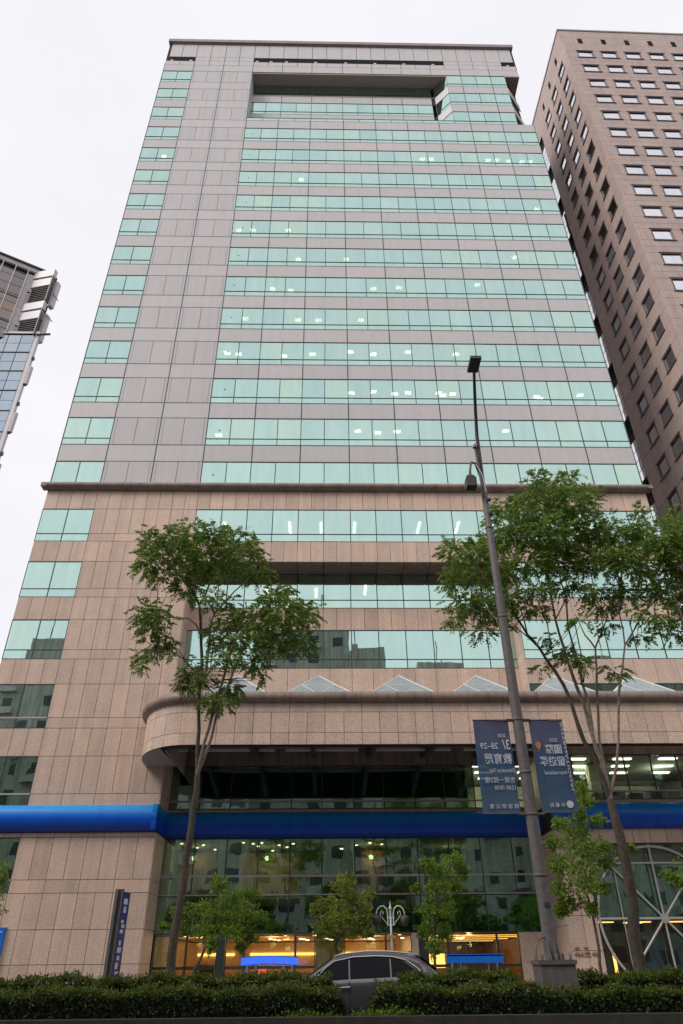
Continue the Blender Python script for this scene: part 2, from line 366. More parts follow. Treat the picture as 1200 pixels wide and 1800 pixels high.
# ---- tree skeletons and leaf clumps (metres): x, y, z, half width, half height / radius
LEFT_CROWN=[(14.32, -21.9, 11.56, 0.45, 0.33), (14.68, -20.79, 12.38, 0.52, 0.32), (15.58, -21.48, 11.96, 0.5, 0.3), (16.09, -20.36, 12.44, 0.44, 0.32), (13.67, -21.05, 11.74, 0.27, 0.27), (14.06, -21.74, 10.87, 0.41, 0.33), (14.39, -20.63, 11.74, 0.6, 0.43), (15.38, -21.31, 11.25, 0.65, 0.41), (16.03, -20.2, 11.79, 0.69, 0.44), (16.83, -20.89, 11.06, 0.46, 0.3), (16.78, -21.58, 11.39, 0.32, 0.26), (13.33, -20.46, 11.25, 0.2, 0.1), (14.97, -21.15, 10.33, 0.4, 0.22), (15.8, -21.84, 9.7, 0.27, 0.16), (16.06, -20.73, 10.14, 0.23, 0.11), (14.74, -21.41, 10.65, 0.35, 0.22), (13.9, -20.3, 11.14, 0.24, 0.16), (17.37, -20.99, 10.15, 0.45, 0.26), (17.76, -21.68, 9.31, 0.55, 0.39), (18.25, -20.56, 9.82, 0.36, 0.37), (16.95, -21.25, 9.45, 0.5, 0.36), (16.18, -20.14, 9.84, 0.43, 0.34), (16.08, -20.83, 8.98, 0.41, 0.25), (16.88, -21.51, 8.57, 0.5, 0.31), (17.54, -20.4, 9.11, 0.58, 0.33), (18.21, -21.09, 8.82, 0.28, 0.35), (16.35, -21.78, 8.02, 0.38, 0.2), (16.97, -20.67, 8.26, 0.34, 0.18), (17.28, -21.35, 7.72, 0.15, 0.1), (17.63, -20.24, 10.71, 0.24, 0.19), (15.76, -20.93, 9.23, 0.22, 0.18), (14.04, -21.62, 9.33, 0.27, 0.39), (14.08, -20.5, 9.88, 0.29, 0.3), (14.2, -21.19, 9.11, 0.31, 0.18), (14.72, -21.88, 9.13, 0.15, 0.09), (14.27, -20.77, 8.84, 0.31, 0.18), (14.25, -21.45, 8.27, 0.27, 0.15), (13.84, -20.34, 8.42, 0.22, 0.11), (14.66, -21.03, 8.83, 0.19, 0.14), (14.95, -21.72, 8.14, 0.18, 0.07), (15.22, -20.6, 8.04, 0.31, 0.21), (15.74, -21.29, 7.69, 0.27, 0.14), (15.09, -20.18, 7.88, 0.34, 0.14), (16.28, -20.87, 7.59, 0.3, 0.21), (16.19, -21.55, 7.03, 0.31, 0.16), (16.46, -20.44, 7.63, 0.18, 0.14), (15.89, -21.13, 7.02, 0.15, 0.1), (15.57, -21.82, 7.9, 0.14, 0.1)]
LEFT_LIMBS=[[(15.61, -21.0, 1.09, 0.105), (15.58, -21.0, 1.64, 0.1), (15.6, -21.0, 2.06, 0.095), (15.66, -21.0, 2.6, 0.09), (15.7, -21.0, 3.16, 0.085), (15.72, -21.0, 3.86, 0.08), (15.73, -21.0, 4.6, 0.075), (15.75, -21.0, 5.34, 0.07)], [(15.75, -21.0, 5.34, 0.052), (15.66, -20.92, 6.5, 0.048), (15.55, -20.85, 7.72, 0.044), (15.45, -20.78, 8.87, 0.04), (15.27, -20.7, 10.06, 0.036)], [(15.27, -20.7, 10.06, 0.04), (14.99, -20.87, 10.48, 0.031), (14.7, -21.03, 10.81, 0.021), (14.23, -21.2, 11.22, 0.012)], [(15.27, -20.7, 10.06, 0.035), (15.39, -20.58, 10.44, 0.029), (15.47, -20.45, 11.16, 0.024), (15.36, -20.32, 11.81, 0.018), (15.34, -20.2, 12.49, 0.012)], [(15.42, -20.7, 9.07, 0.03), (15.22, -20.6, 9.49, 0.025), (14.97, -20.5, 9.73, 0.02), (14.5, -20.4, 9.79, 0.015), (13.99, -20.3, 9.85, 0.01)], [(15.54, -20.8, 7.89, 0.022), (15.17, -20.93, 8.24, 0.017), (14.88, -21.07, 8.59, 0.013), (14.35, -21.2, 8.53, 0.008)], [(15.75, -21.02, 5.33, 0.045), (15.85, -21.11, 6.03, 0.041), (16.04, -21.19, 7.0, 0.037), (16.26, -21.28, 7.87, 0.033), (16.36, -21.36, 8.31, 0.028), (16.45, -21.45, 8.59, 0.024), (16.78, -21.53, 9.12, 0.02), (17.07, -21.62, 9.33, 0.016)], [(15.69, -20.9, 8.01, 0.035), (15.71, -21.02, 8.77, 0.029), (15.79, -21.15, 9.58, 0.024), (15.5, -21.28, 10.03, 0.018), (15.25, -21.4, 10.3, 0.012)], [(15.77, -21.0, 9.65, 0.025), (16.08, -21.08, 9.97, 0.021), (16.29, -21.15, 10.25, 0.018), (16.72, -21.22, 10.66, 0.014), (16.95, -21.3, 10.89, 0.01)], [(15.74, -20.98, 5.34, 0.04), (15.99, -20.9, 6.25, 0.036), (16.25, -20.81, 7.5, 0.032), (16.56, -20.73, 8.5, 0.028), (16.79, -20.65, 9.11, 0.023), (17.22, -20.56, 9.27, 0.019), (17.69, -20.48, 9.51, 0.015)], [(16.56, -20.7, 8.51, 0.02), (16.32, -20.6, 9.03, 0.015), (16.07, -20.5, 9.59, 0.01)], [(16.79, -20.6, 9.13, 0.025), (17.19, -20.45, 9.79, 0.018), (17.65, -20.3, 10.4, 0.01)], [(15.8, -20.9, 6.8, 0.018), (15.99, -20.85, 7.14, 0.013), (16.25, -20.8, 7.51, 0.008)], [(15.5, -21.3, 10.01, 0.02), (15.16, -21.4, 10.48, 0.017), (14.96, -21.5, 10.96, 0.013), (14.9, -21.6, 11.65, 0.01)], [(16.07, -21.0, 10.0, 0.02), (16.04, -20.8, 10.79, 0.017), (16.13, -20.6, 11.56, 0.013), (16.02, -20.4, 12.27, 0.01)]]
RIGHT_CROWN=[(25.12, -22.2, 13.39, 0.3, 0.23), (26.5, -20.72, 14.4, 0.4, 0.3), (26.73, -21.63, 13.32, 0.34, 0.24), (24.99, -20.15, 13.89, 0.52, 0.38), (25.51, -21.07, 13.45, 0.62, 0.45), (26.01, -21.98, 12.83, 0.55, 0.42), (24.15, -20.5, 13.28, 0.36, 0.29), (24.86, -21.42, 12.69, 0.43, 0.31), (27.55, -19.93, 13.78, 0.3, 0.26), (22.68, -20.85, 11.77, 0.34, 0.35), (23.0, -21.77, 11.2, 0.48, 0.37), (24.11, -20.28, 12.37, 0.62, 0.45), (24.58, -21.2, 12.22, 0.6, 0.43), (25.1, -22.12, 11.66, 0.64, 0.46), (26.52, -20.64, 12.47, 0.67, 0.5), (26.84, -21.55, 12.11, 0.47, 0.35), (28.1, -20.07, 12.72, 0.63, 0.42), (28.57, -20.99, 13.09, 0.23, 0.16), (27.78, -21.9, 11.99, 0.36, 0.27), (28.66, -20.42, 12.2, 0.44, 0.4), (22.44, -21.34, 10.52, 0.29, 0.3), (23.55, -19.85, 11.46, 0.61, 0.4), (24.01, -20.77, 11.11, 0.5, 0.39), (24.59, -21.69, 10.89, 0.61, 0.37), (26.08, -20.2, 11.81, 0.74, 0.4), (26.65, -21.12, 11.3, 0.7, 0.42), (27.04, -22.04, 10.79, 0.52, 0.36), (28.39, -20.55, 11.33, 0.43, 0.35), (22.61, -21.47, 9.78, 0.44, 0.25), (22.6, -19.99, 10.0, 0.24, 0.27), (23.35, -20.9, 10.02, 0.57, 0.34), (23.82, -21.82, 9.62, 0.49, 0.32), (23.9, -20.34, 9.61, 0.25, 0.15), (23.08, -21.25, 9.04, 0.34, 0.14), (24.31, -22.17, 9.83, 0.46, 0.18), (25.73, -20.69, 10.68, 0.57, 0.17), (26.3, -21.6, 10.04, 0.47, 0.22), (27.14, -20.12, 10.31, 0.44, 0.18), (27.45, -21.04, 10.32, 0.46, 0.3), (27.1, -21.96, 9.27, 0.21, 0.12), (25.58, -20.47, 8.66, 0.41, 0.16), (25.59, -21.39, 8.11, 0.27, 0.16), (24.96, -19.91, 8.54, 0.16, 0.13), (26.65, -20.82, 8.03, 0.28, 0.16), (24.68, -21.74, 8.63, 0.21, 0.1), (27.91, -20.26, 9.3, 0.33, 0.11), (24.7, -21.17, 9.72, 0.32, 0.15), (25.54, -22.09, 8.96, 0.24, 0.12), (26.84, -20.61, 9.46, 0.23, 0.11), (24.34, -21.52, 12.22, 0.3, 0.19), (26.43, -20.04, 13.48, 0.48, 0.3), (25.62, -20.96, 11.88, 0.51, 0.27)]
RIGHT_LIMBS=[[(25.61, -21.0, 1.0, 0.145), (25.65, -21.0, 1.45, 0.135), (25.76, -21.0, 2.41, 0.125), (25.82, -21.0, 3.44, 0.115), (25.79, -21.0, 4.17, 0.105), (25.76, -21.0, 4.75, 0.095)], [(25.76, -21.0, 4.75, 0.062), (25.56, -21.1, 5.52, 0.057), (25.31, -21.2, 6.12, 0.052), (25.14, -21.3, 7.11, 0.046), (24.85, -21.4, 7.82, 0.041), (24.53, -21.5, 8.38, 0.036), (24.22, -21.6, 8.76, 0.03), (23.89, -21.7, 9.39, 0.025), (23.64, -21.8, 9.85, 0.02)], [(25.76, -21.02, 4.74, 0.06), (25.77, -20.95, 5.62, 0.056), (25.69, -20.89, 6.2, 0.051), (25.66, -20.82, 7.04, 0.047), (25.51, -20.75, 8.06, 0.042), (25.46, -20.69, 8.76, 0.038), (25.4, -20.62, 9.63, 0.033), (25.43, -20.55, 10.75, 0.029), (25.41, -20.49, 11.73, 0.024), (25.27, -20.42, 12.6, 0.02)], [(25.68, -20.9, 6.2, 0.038), (25.76, -20.87, 7.24, 0.034), (25.75, -20.83, 8.19, 0.03), (25.65, -20.8, 9.35, 0.026), (25.78, -20.77, 10.24, 0.023), (25.73, -20.73, 11.22, 0.019), (25.83, -20.7, 12.21, 0.015)], [(25.77, -20.98, 4.75, 0.048), (25.84, -20.86, 5.51, 0.043), (25.89, -20.75, 6.24, 0.037), (26.16, -20.63, 7.63, 0.032), (26.41, -20.51, 8.83, 0.026), (26.74, -20.4, 9.34, 0.02), (27.18, -20.28, 10.14, 0.015)], [(26.41, -20.5, 8.83, 0.025), (26.16, -20.6, 9.18, 0.018), (25.97, -20.7, 9.77, 0.01)], [(25.79, -20.97, 4.82, 0.042), (26.08, -21.04, 5.53, 0.038), (26.24, -21.1, 6.14, 0.033), (26.52, -21.17, 7.38, 0.029), (26.93, -21.24, 8.6, 0.024), (27.63, -21.3, 9.51, 0.019), (28.3, -21.37, 10.16, 0.015)], [(26.95, -21.2, 8.61, 0.02), (27.06, -21.1, 9.58, 0.017), (27.38, -21.0, 10.52, 0.013), (27.57, -20.9, 11.33, 0.01)], [(24.22, -21.6, 8.76, 0.022), (24.09, -21.67, 9.66, 0.018), (24.15, -21.73, 10.68, 0.014), (24.26, -21.8, 11.56, 0.01)], [(25.4, -20.6, 9.64, 0.022), (26.05, -20.43, 10.62, 0.018), (26.65, -20.27, 11.68, 0.014), (26.84, -20.1, 12.8, 0.01)], [(24.53, -21.5, 8.38, 0.02), (24.06, -21.63, 8.84, 0.016), (23.38, -21.77, 9.11, 0.012), (22.99, -21.9, 9.29, 0.008)], [(25.4, -20.5, 11.72, 0.02), (26.32, -20.35, 12.86, 0.014), (26.77, -20.2, 14.04, 0.008)], [(23.64, -21.8, 9.85, 0.02), (23.18, -21.95, 10.29, 0.014), (22.9, -22.1, 10.83, 0.008)]]
EDGE_CROWN=[(28.07, -22.5, 11.16, 0.44, 0.5), (29.48, -21.26, 12.3, 0.38, 0.69), (28.54, -22.03, 10.71, 0.47, 0.51), (28.6, -20.79, 10.54, 0.46, 0.42), (28.63, -21.56, 9.72, 0.35, 0.45), (27.39, -22.32, 8.89, 0.33, 0.2), (28.58, -21.08, 9.11, 0.31, 0.22), (29.67, -21.85, 11.55, 0.74, 0.75), (30.37, -20.61, 11.11, 0.85, 0.68), (29.4, -21.38, 9.63, 0.63, 0.51), (30.14, -22.14, 10.65, 0.63, 0.72), (31.15, -20.9, 12.95, 0.71, 0.61)]
EDGE_LIMBS=[[(27.34, -21.5, 1.0, 0.17), (27.68, -21.5, 2.37, 0.153), (28.2, -21.5, 4.7, 0.137), (28.57, -21.5, 6.03, 0.12)], [(28.57, -21.5, 6.03, 0.08), (29.09, -21.37, 7.83, 0.06), (29.54, -21.23, 9.87, 0.04), (29.87, -21.1, 11.61, 0.02)], [(28.57, -21.5, 6.03, 0.06), (28.54, -21.67, 7.72, 0.045), (28.4, -21.83, 9.08, 0.03), (28.2, -22.0, 10.01, 0.015)], [(28.57, -21.5, 6.03, 0.06), (29.63, -21.35, 8.31, 0.037), (30.56, -21.2, 10.98, 0.015)]]
SMALL_TREES=[([(15.13, -11.0, 3.83, 0.36, 0.28), (15.58, -10.01, 3.51, 0.52, 0.33), (16.25, -10.62, 3.57, 0.32, 0.23), (14.29, -9.63, 3.15, 0.46, 0.33), (15.2, -10.24, 3.02, 0.71, 0.42), (16.07, -10.86, 2.98, 0.59, 0.36), (13.56, -9.87, 3.09, 0.29, 0.14), (13.25, -10.48, 2.62, 0.24, 0.11), (13.91, -9.49, 2.66, 0.45, 0.28), (14.82, -10.1, 2.56, 0.7, 0.37), (15.74, -10.71, 2.46, 0.63, 0.32), (16.21, -9.72, 2.25, 0.26, 0.19), (15.99, -10.33, 1.98, 0.16, 0.14), (15.03, -10.95, 2.06, 0.19, 0.27), (16.5, -9.96, 2.85, 0.29, 0.19)], [[(14.32, -10.2, 1.1, 0.055), (14.46, -10.2, 1.42, 0.048), (14.7, -10.2, 1.95, 0.041), (14.89, -10.2, 2.42, 0.034), (14.99, -10.2, 3.11, 0.027), (15.02, -10.2, 3.82, 0.02)], [(14.89, -10.2, 2.42, 0.022), (15.42, -10.2, 2.76, 0.015), (16.01, -10.2, 3.01, 0.009)], [(14.8, -10.2, 2.16, 0.022), (14.34, -10.2, 2.51, 0.015), (13.82, -10.2, 2.68, 0.009)], [(14.99, -10.2, 3.11, 0.022), (14.48, -10.2, 3.11, 0.009)]]), ([(19.44, -11.4, 3.77, 0.36, 0.27), (19.04, -10.41, 3.24, 0.45, 0.33), (19.84, -11.02, 3.34, 0.52, 0.32), (20.46, -10.03, 3.58, 0.21, 0.19), (18.6, -10.64, 3.09, 0.26, 0.18), (19.43, -11.26, 2.81, 0.64, 0.36), (20.26, -10.27, 2.93, 0.36, 0.28), (18.85, -10.88, 2.53, 0.35, 0.23), (19.29, -9.89, 2.39, 0.36, 0.21), (20.04, -10.5, 2.44, 0.4, 0.23), (20.4, -11.11, 2.34, 0.16, 0.13), (19.71, -10.12, 4.08, 0.21, 0.17)], [[(19.29, -10.6, 1.06, 0.055), (19.32, -10.6, 1.54, 0.048), (19.24, -10.6, 2.0, 0.041), (19.46, -10.6, 2.37, 0.034), (19.49, -10.6, 3.05, 0.027), (19.49, -10.6, 3.76, 0.02)], [(19.36, -10.6, 2.2, 0.022), (19.0, -10.6, 2.29, 0.015), (18.85, -10.6, 2.54, 0.009)], [(19.46, -10.6, 2.37, 0.022), (19.88, -10.6, 2.71, 0.015), (20.15, -10.6, 2.96, 0.009)]]), ([(22.51, -10.8, 4.51, 0.25, 0.19), (23.72, -9.81, 4.75, 0.39, 0.22), (22.96, -10.42, 4.3, 0.5, 0.34), (24.01, -9.43, 4.4, 0.3, 0.22), (22.17, -10.04, 3.75, 0.17, 0.14), (22.82, -10.66, 3.74, 0.49, 0.33), (23.66, -9.67, 3.89, 0.38, 0.27), (22.67, -10.28, 3.09, 0.57, 0.37), (23.44, -9.29, 3.14, 0.34, 0.29), (22.46, -9.9, 2.46, 0.33, 0.33), (22.63, -10.51, 1.93, 0.31, 0.27), (23.16, -9.52, 2.38, 0.29, 0.28)], [[(22.68, -10.0, 1.02, 0.055), (22.69, -10.0, 1.68, 0.046), (22.78, -10.0, 2.54, 0.037), (22.96, -10.0, 3.61, 0.029), (23.17, -10.0, 4.35, 0.02)], [(22.83, -10.0, 3.07, 0.022), (22.58, -10.0, 3.61, 0.015), (22.53, -10.0, 4.35, 0.009)], [(22.96, -10.0, 3.61, 0.022), (23.46, -10.0, 4.06, 0.015), (23.73, -10.0, 4.63, 0.009)]]), ([(28.18, -12.3, 6.7, 0.19, 0.29), (28.62, -11.31, 6.5, 0.3, 0.22), (28.07, -11.92, 5.96, 0.25, 0.28), (27.63, -10.93, 5.8, 0.38, 0.24), (27.96, -11.54, 5.45, 0.54, 0.33), (28.56, -12.16, 5.69, 0.33, 0.21), (27.17, -11.17, 5.09, 0.33, 0.24), (27.93, -11.78, 4.86, 0.77, 0.42), (29.08, -10.79, 5.02, 0.29, 0.24), (27.13, -11.4, 4.36, 0.4, 0.33), (27.72, -12.01, 4.15, 0.63, 0.39), (28.95, -11.02, 4.43, 0.29, 0.21), (26.98, -11.63, 3.63, 0.36, 0.32), (27.73, -12.25, 3.61, 0.5, 0.31), (27.36, -11.26, 3.17, 0.48, 0.27), (27.91, -11.87, 2.96, 0.23, 0.2), (27.11, -10.88, 2.95, 0.24, 0.18), (29.84, -11.49, 4.87, 0.2, 0.12), (29.19, -12.1, 4.63, 0.2, 0.09), (28.71, -11.11, 3.66, 0.24, 0.23)], [[(27.96, -11.5, 1.0, 0.055), (28.02, -11.5, 1.79, 0.048), (28.02, -11.5, 2.61, 0.041), (27.94, -11.5, 3.46, 0.034), (28.03, -11.5, 4.71, 0.027), (28.41, -11.5, 6.62, 0.02)], [(27.99, -11.5, 2.94, 0.022), (27.54, -11.5, 3.46, 0.015), (27.24, -11.5, 3.99, 0.009)], [(27.97, -11.5, 3.81, 0.022), (28.77, -11.5, 4.52, 0.015), (29.77, -11.5, 4.85, 0.009)], [(28.03, -11.5, 4.71, 0.022), (27.56, -11.5, 5.17, 0.009)]]), ([(31.21, -11.3, 3.93, 0.24, 0.16), (31.46, -10.31, 4.15, 0.21, 0.12), (31.79, -10.92, 3.8, 0.41, 0.23), (32.96, -9.93, 4.1, 0.85, 0.61), (33.09, -10.54, 4.8, 0.63, 0.49), (32.2, -11.16, 3.11, 0.72, 0.41)], [[(31.95, -10.5, 0.95, 0.055), (32.26, -10.5, 2.1, 0.043), (32.61, -10.5, 3.32, 0.032), (32.95, -10.5, 4.61, 0.02)], [(32.55, -10.5, 3.14, 0.022), (32.08, -10.5, 3.78, 0.015), (31.52, -10.5, 4.06, 0.009)]]), ([(7.72, -11.6, 4.02, 0.18, 0.41), (6.82, -10.61, 4.2, 0.51, 0.59), (7.12, -11.22, 3.28, 0.59, 0.45), (6.35, -10.23, 4.99, 0.46, 0.43)], [[(7.62, -10.8, 1.16, 0.055), (7.27, -10.8, 2.45, 0.043), (6.89, -10.8, 3.65, 0.032), (6.63, -10.8, 4.73, 0.02)]])]
LIT_TUBES=[(28.52, 0.83, 16), (29.47, 0.82, 16), (35.38, 0.85, 16), (36.27, 0.84, 16), (37.54, 0.94, 16), (38.91, 0.98, 16), (39.8, 0.97, 16), (16.22, 0.83, 15), (39.24, 1.13, 14), (10.54, 1.09, 13), (11.87, 1.07, 13), (15.17, 1.02, 13), (16.23, 1.22, 12), (20.52, 1.16, 12), (35.76, 0.77, 12), (25.06, 1.04, 11), (31.9, 0.65, 11), (14.08, 1.31, 11), (15.67, 1.47, 11), (22.82, 1.2, 11), (11.98, 1.22, 10), (16.38, 1.29, 10), (18.11, 1.27, 10), (21.63, 1.23, 10), (10.76, 1.29, 9), (11.67, 1.4, 9), (15.36, 1.55, 9), (17.69, 1.33, 9), (20.69, 1.05, 9), (22.56, 1.28, 9), (25.37, 1.0, 9), (29.3, 1.2, 9), (20.74, 1.57, 8), (22.43, 1.42, 8), (24.15, 1.66, 8), (25.18, 1.52, 8), (27.6, 1.5, 8), (27.99, 1.75, 8), (28.74, 1.61, 8), (35.45, 1.87, 8), (35.77, 2.06, 8), (38.88, 1.63, 8), (21.14, 1.43, 7), (22.66, 1.61, 7), (24.11, 1.47, 7), (32.32, 1.32, 7), (10.13, 2.0, 7), (16.32, 2.25, 5), (18.5, 2.24, 5), (20.77, 2.22, 5), (25.27, 2.19, 5), (27.99, 2.17, 5), (11.84, 2.28, 5), (30.42, 2.54, 5), (14.77, 4.58, 4), (21.5, 3.95, 4), (18.17, 4.39, 4), (2.05, 0.93, 16)]
# ------------------------------------------------------------------ ground, road, pavements
ground('ground', -1500, 1500, -1500, 1500, -0.02, 'asphalt', 0.3)
ground('near_road', -200, 200, -60, -24.3, 0.0, 'asphalt', 0.015)
ground('road', -200, 200, -20.9, -12.5, 0.0, 'asphalt', 0.015)
for x in range(-40, 80, 6): tag(MB().box(x, x+2.2, -16.8, -16.65, 0.001, 0.006).build('lane_marking', 'line'), kind='structure')
tag(MB().box(-200, 200, -12.5, -12.3, -0.01, 0.15).build('kerb', 'concrete'), kind='structure')
ground('pavement', -200, 200, -12.3, 60, 0.14, 'paving', 0.14)
# raised planter in the middle of the road
for b in ((-60, 90, -24.1, -23.80, -0.01, 0.70), (-60, 90, -21.15, -20.9, -0.01, 0.5)): tag(MB().box(*b).build('planter_kerb', 'concrete'), kind='structure')
for i, x in enumerate((-2, 5.5, 13.55, 20.9, 28.4)): tag(MB().box(x, x+0.02, -24.105, -23.79, 0.0, 0.703).build('kerb_joint', 'joint'), kind='structure')
tag(MB().box(-60, 90, -23.78, -21.15, 0.0, 0.52).build('planter_soil', 'soil'), kind='structure')

# ------------------------------------------------------------------ the office tower
T = lambda k: 6.98+4.0*k
TW = 40.8
tower = thing('office_tower', (20.4, 0, 0), 'tall grey-pink office tower with bands of mint green glass above a pink granite base', 'office tower')

# backing walls behind the cladding
class Split:
    def box(s, *b): MB().box(*b).build('backing_wall', 'joint', tower); return s
w = Split()
Y0, Y1 = 0.055, 0.30
w.box(3.4, 10.2, Y0, Y1, 0, 94.0)                                   # solid stair zone
for k in range(0, 21):
    z0, z1 = T(k), T(k)+1.5
    w.box(0.0, 3.4, Y0, Y1, z0, z1)
    if k >= 4 and k <= 17: w.box(10.2, TW, Y0, Y1, z0, z1)
    if k in (18, 19): w.box(32.3, 39.1, Y0, Y1, z0, z1); w.box(10.2, 31.1, 1.39, 1.6, z0, z1)
    if k == 3: w.box(30.6, TW, Y0, Y1, z0, z1); w.box(10.2, 30.6, 1.62, 1.85, z0, z1)
    if k == 2: w.box(30.6, TW, Y0, Y1, z0, z1); w.box(10.2, 30.6, 1.62, 1.85, 12.9, z1)
w.box(0.0, TW, Y0, Y1, 88.4, 94.0)                                   # crown
w.box(0.0, 3.4, Y0, Y1, 0, 4.48)
w.box(30.6, 32.1, Y0, Y1, 0, 13.0); w.box(32.1, TW+.2, Y0, Y1, 6.55, 8.48); w.box(32.1, TW+.2, Y0, Y1, 10.98, 13.0)
w.box(10.2, 30.6, 2.36, 2.6, 7.1, 8.66); w.box(10.2, 30.6, 2.36, 2.6, 10.98, 13.0)
w.box(10.14, 10.2, .3, 2.6, 0, 12.4); w.box(30.6, 30.66, .3, 2.6, 0, 12.4)      # podium reveals
w.box(10.14, 10.2, .3, 1.85, 12.9, 22.9); w.box(30.6, 30.66, .3, 1.85, 12.9, 22.9)
w.box(10.14, 10.2, .3, 1.6, 76.9, 87.0)
w.box(0, .25, Y1, 22, 0, 94); w.box(TW-.25, TW, Y1, 22, 0, 76.5); w.box(TW-.25, TW, 2.2, 22, 76.5, 94); w.box(0, TW, 21.8, 22, 0, 94)
multi('side_wall', 'granite', tower, (-.01, 0.0, Y1, 22, 0, 28.4), (TW, TW+.01, Y1, 22, 0, 28.4))
multi('side_wall', 'tower_panel', tower, (-.01, 0.0, Y1, 22, 29, 94), (TW, TW+.01, Y1, 22, 29, 76.5))
MB().box(.25, TW-.25, .35, 21.8, 93.2, 93.6).build('roof', 'slab', tower)

# floor slabs, seen from below through the glass, and a dark back wall
for k in range(-1, 21):
    y = .36
    if k in (2, 3, 4): y = 1.9
    if k in (-1, 0, 1): y = 2.65
    if k >= 18: y = 1.65
    zz = T(k)+.12
    s_ = MB().box(.3, TW-.3 if k < 18 else 38.9, y, 9.0, zz, zz+.5)
    if k in (2, 3, 4): s_.box(31, TW-.3, .36, 1.9, zz, zz+.5)
    if k in (0, 1): s_.box(32.4, TW-.3, .36, 2.65, zz, zz+.5); s_.box(.3, 3.4, .36, 2.65, zz, zz+.5)
    if k < 0: continue
    s_.build('floor_slab', 'slab', tower)
MB().box(.3, TW-.3, 9.0, 9.2, 12, 93).build('core_wall', 'interior', tower)
multi('partition', 'interior', tower, (3.3, 3.4, .4, 9, 0, 93), (10.2, 10.3, 2.7, 9, 0, 93))
for (x, y, k) in LIT_TUBES:
    if k == 7 and x < 10.5: x = 10.7
    if k <= 5: b = MB().box(x-.09, x+.09, y-.1-.5, y+.9, T(k)+.06, T(k)+.11)
    else: b = MB().box(x-.24, x+.24, y-.13, y+.17, T(k)+.06, T(k)+.11)
    b.build('ceiling_light', 'tube', tower)

# windows: a bay unit of n lights, each an upper and a lower pane
FRM = {}
def frame_mesh(ws, h, tr, mat, tk=0.055, trk=0.04, dep=0.07):
    key = (tuple(ws), h, tr, mat, tk)
    if key in FRM: return FRM[key]
    b = MB(); W_ = sum(ws); x = 0
    for i, ww in enumerate([0]+list(ws)):
        x += ww
        a0, a1 = x-tk/2, x+tk/2
        if i == 0: a0 = 0.0
        if i == len(ws): a1 = W_
        b.box(a0, a1, 0, dep, 0, h)
    xx = 0
    for ww in ws:
        l, r_ = xx+tk/2, xx+ww-tk/2
        b.box(l, r_, .004, dep-.004, 0, .04); b.box(l, r_, .004, dep-.004, h-.045, h)
        if tr: b.box(l, r_, -.006, dep-.004, tr-trk/2, tr+trk/2)
        xx += ww
    me = bpy.data.meshes.new('window_frame_mesh'); me.from_pydata(b.v, [], b.f); me.materials.append(MAT[mat]); me.update()
    FRM[key] = me; return me
PANES = []
def window(x0, y, z0, ws, h=2.5, tr=0.58, gm='glass', fm='mullion', ang=0.0, tk=0.055, trk=0.04, parent=None):
    par = parent or tower
    o = bpy.data.objects.new('window', frame_mesh(ws, h, tr, fm, tk, trk)); link(o, par, Vector((x0, y, z0))); o.rotation_euler = (0, 0, ang)
    ca, sa = math.cos(ang), math.sin(ang); xx = 0
    for ww in ws:
        for (a, b) in (((0.02, tr), (tr, h-.02)) if tr else ((0.02, h-.02),)):
            cx = xx+ww/2; cz = z0+(a+b)/2
            lc = Vector((cx, .035, (a+b)/2)); wc = Vector((x0+cx*ca-.035*sa, y+cx*sa+.035*ca, cz))
            PANES.append(((ww*(b-a))/(wc-CAM).length_squared, o, lc, wc, ww-.03, b-a-.02, gm, ang))
        xx += ww
    return o
def flush_panes(limit=300):
    groups = {}
    for p in PANES: groups.setdefault(p[1].parent.name, []).append(p)
    for g, L in groups.items():
        L.sort(key=lambda t: -t[0])
        for (_, o, lc, wc, ww, hh, gm, ang) in L[:limit]:
            q = bpy.data.objects.new('pane', unitbox(ww, .012, hh, gm)); COL.objects.link(q); q.parent = o; q.location = lc
            q.rotation_euler = (random.gauss(0, .0012), 0, random.gauss(0, .0018)); WL[q.name] = wc
        rest = L[limit:]
        if rest:
            mb = MB(); mats = []
            for (_, o, lc, wc, ww, hh, gm, ang) in rest:
                if gm not in mats: mats.append(gm)
                mb.cur = mats.index(gm); me = unitbox(ww, .012, hh, gm)
                rot = Euler((random.gauss(0, .0012), 0, ang+random.gauss(0, .0018))).to_matrix()
                mb.add([rot @ v.co + wc for v in me.vertices], [tuple(p.vertices) for p in me.polygons])
            q = mb.build('pane', mats, rest[0][1].parent); q['kind'] = 'stuff'
    PANES.clear()

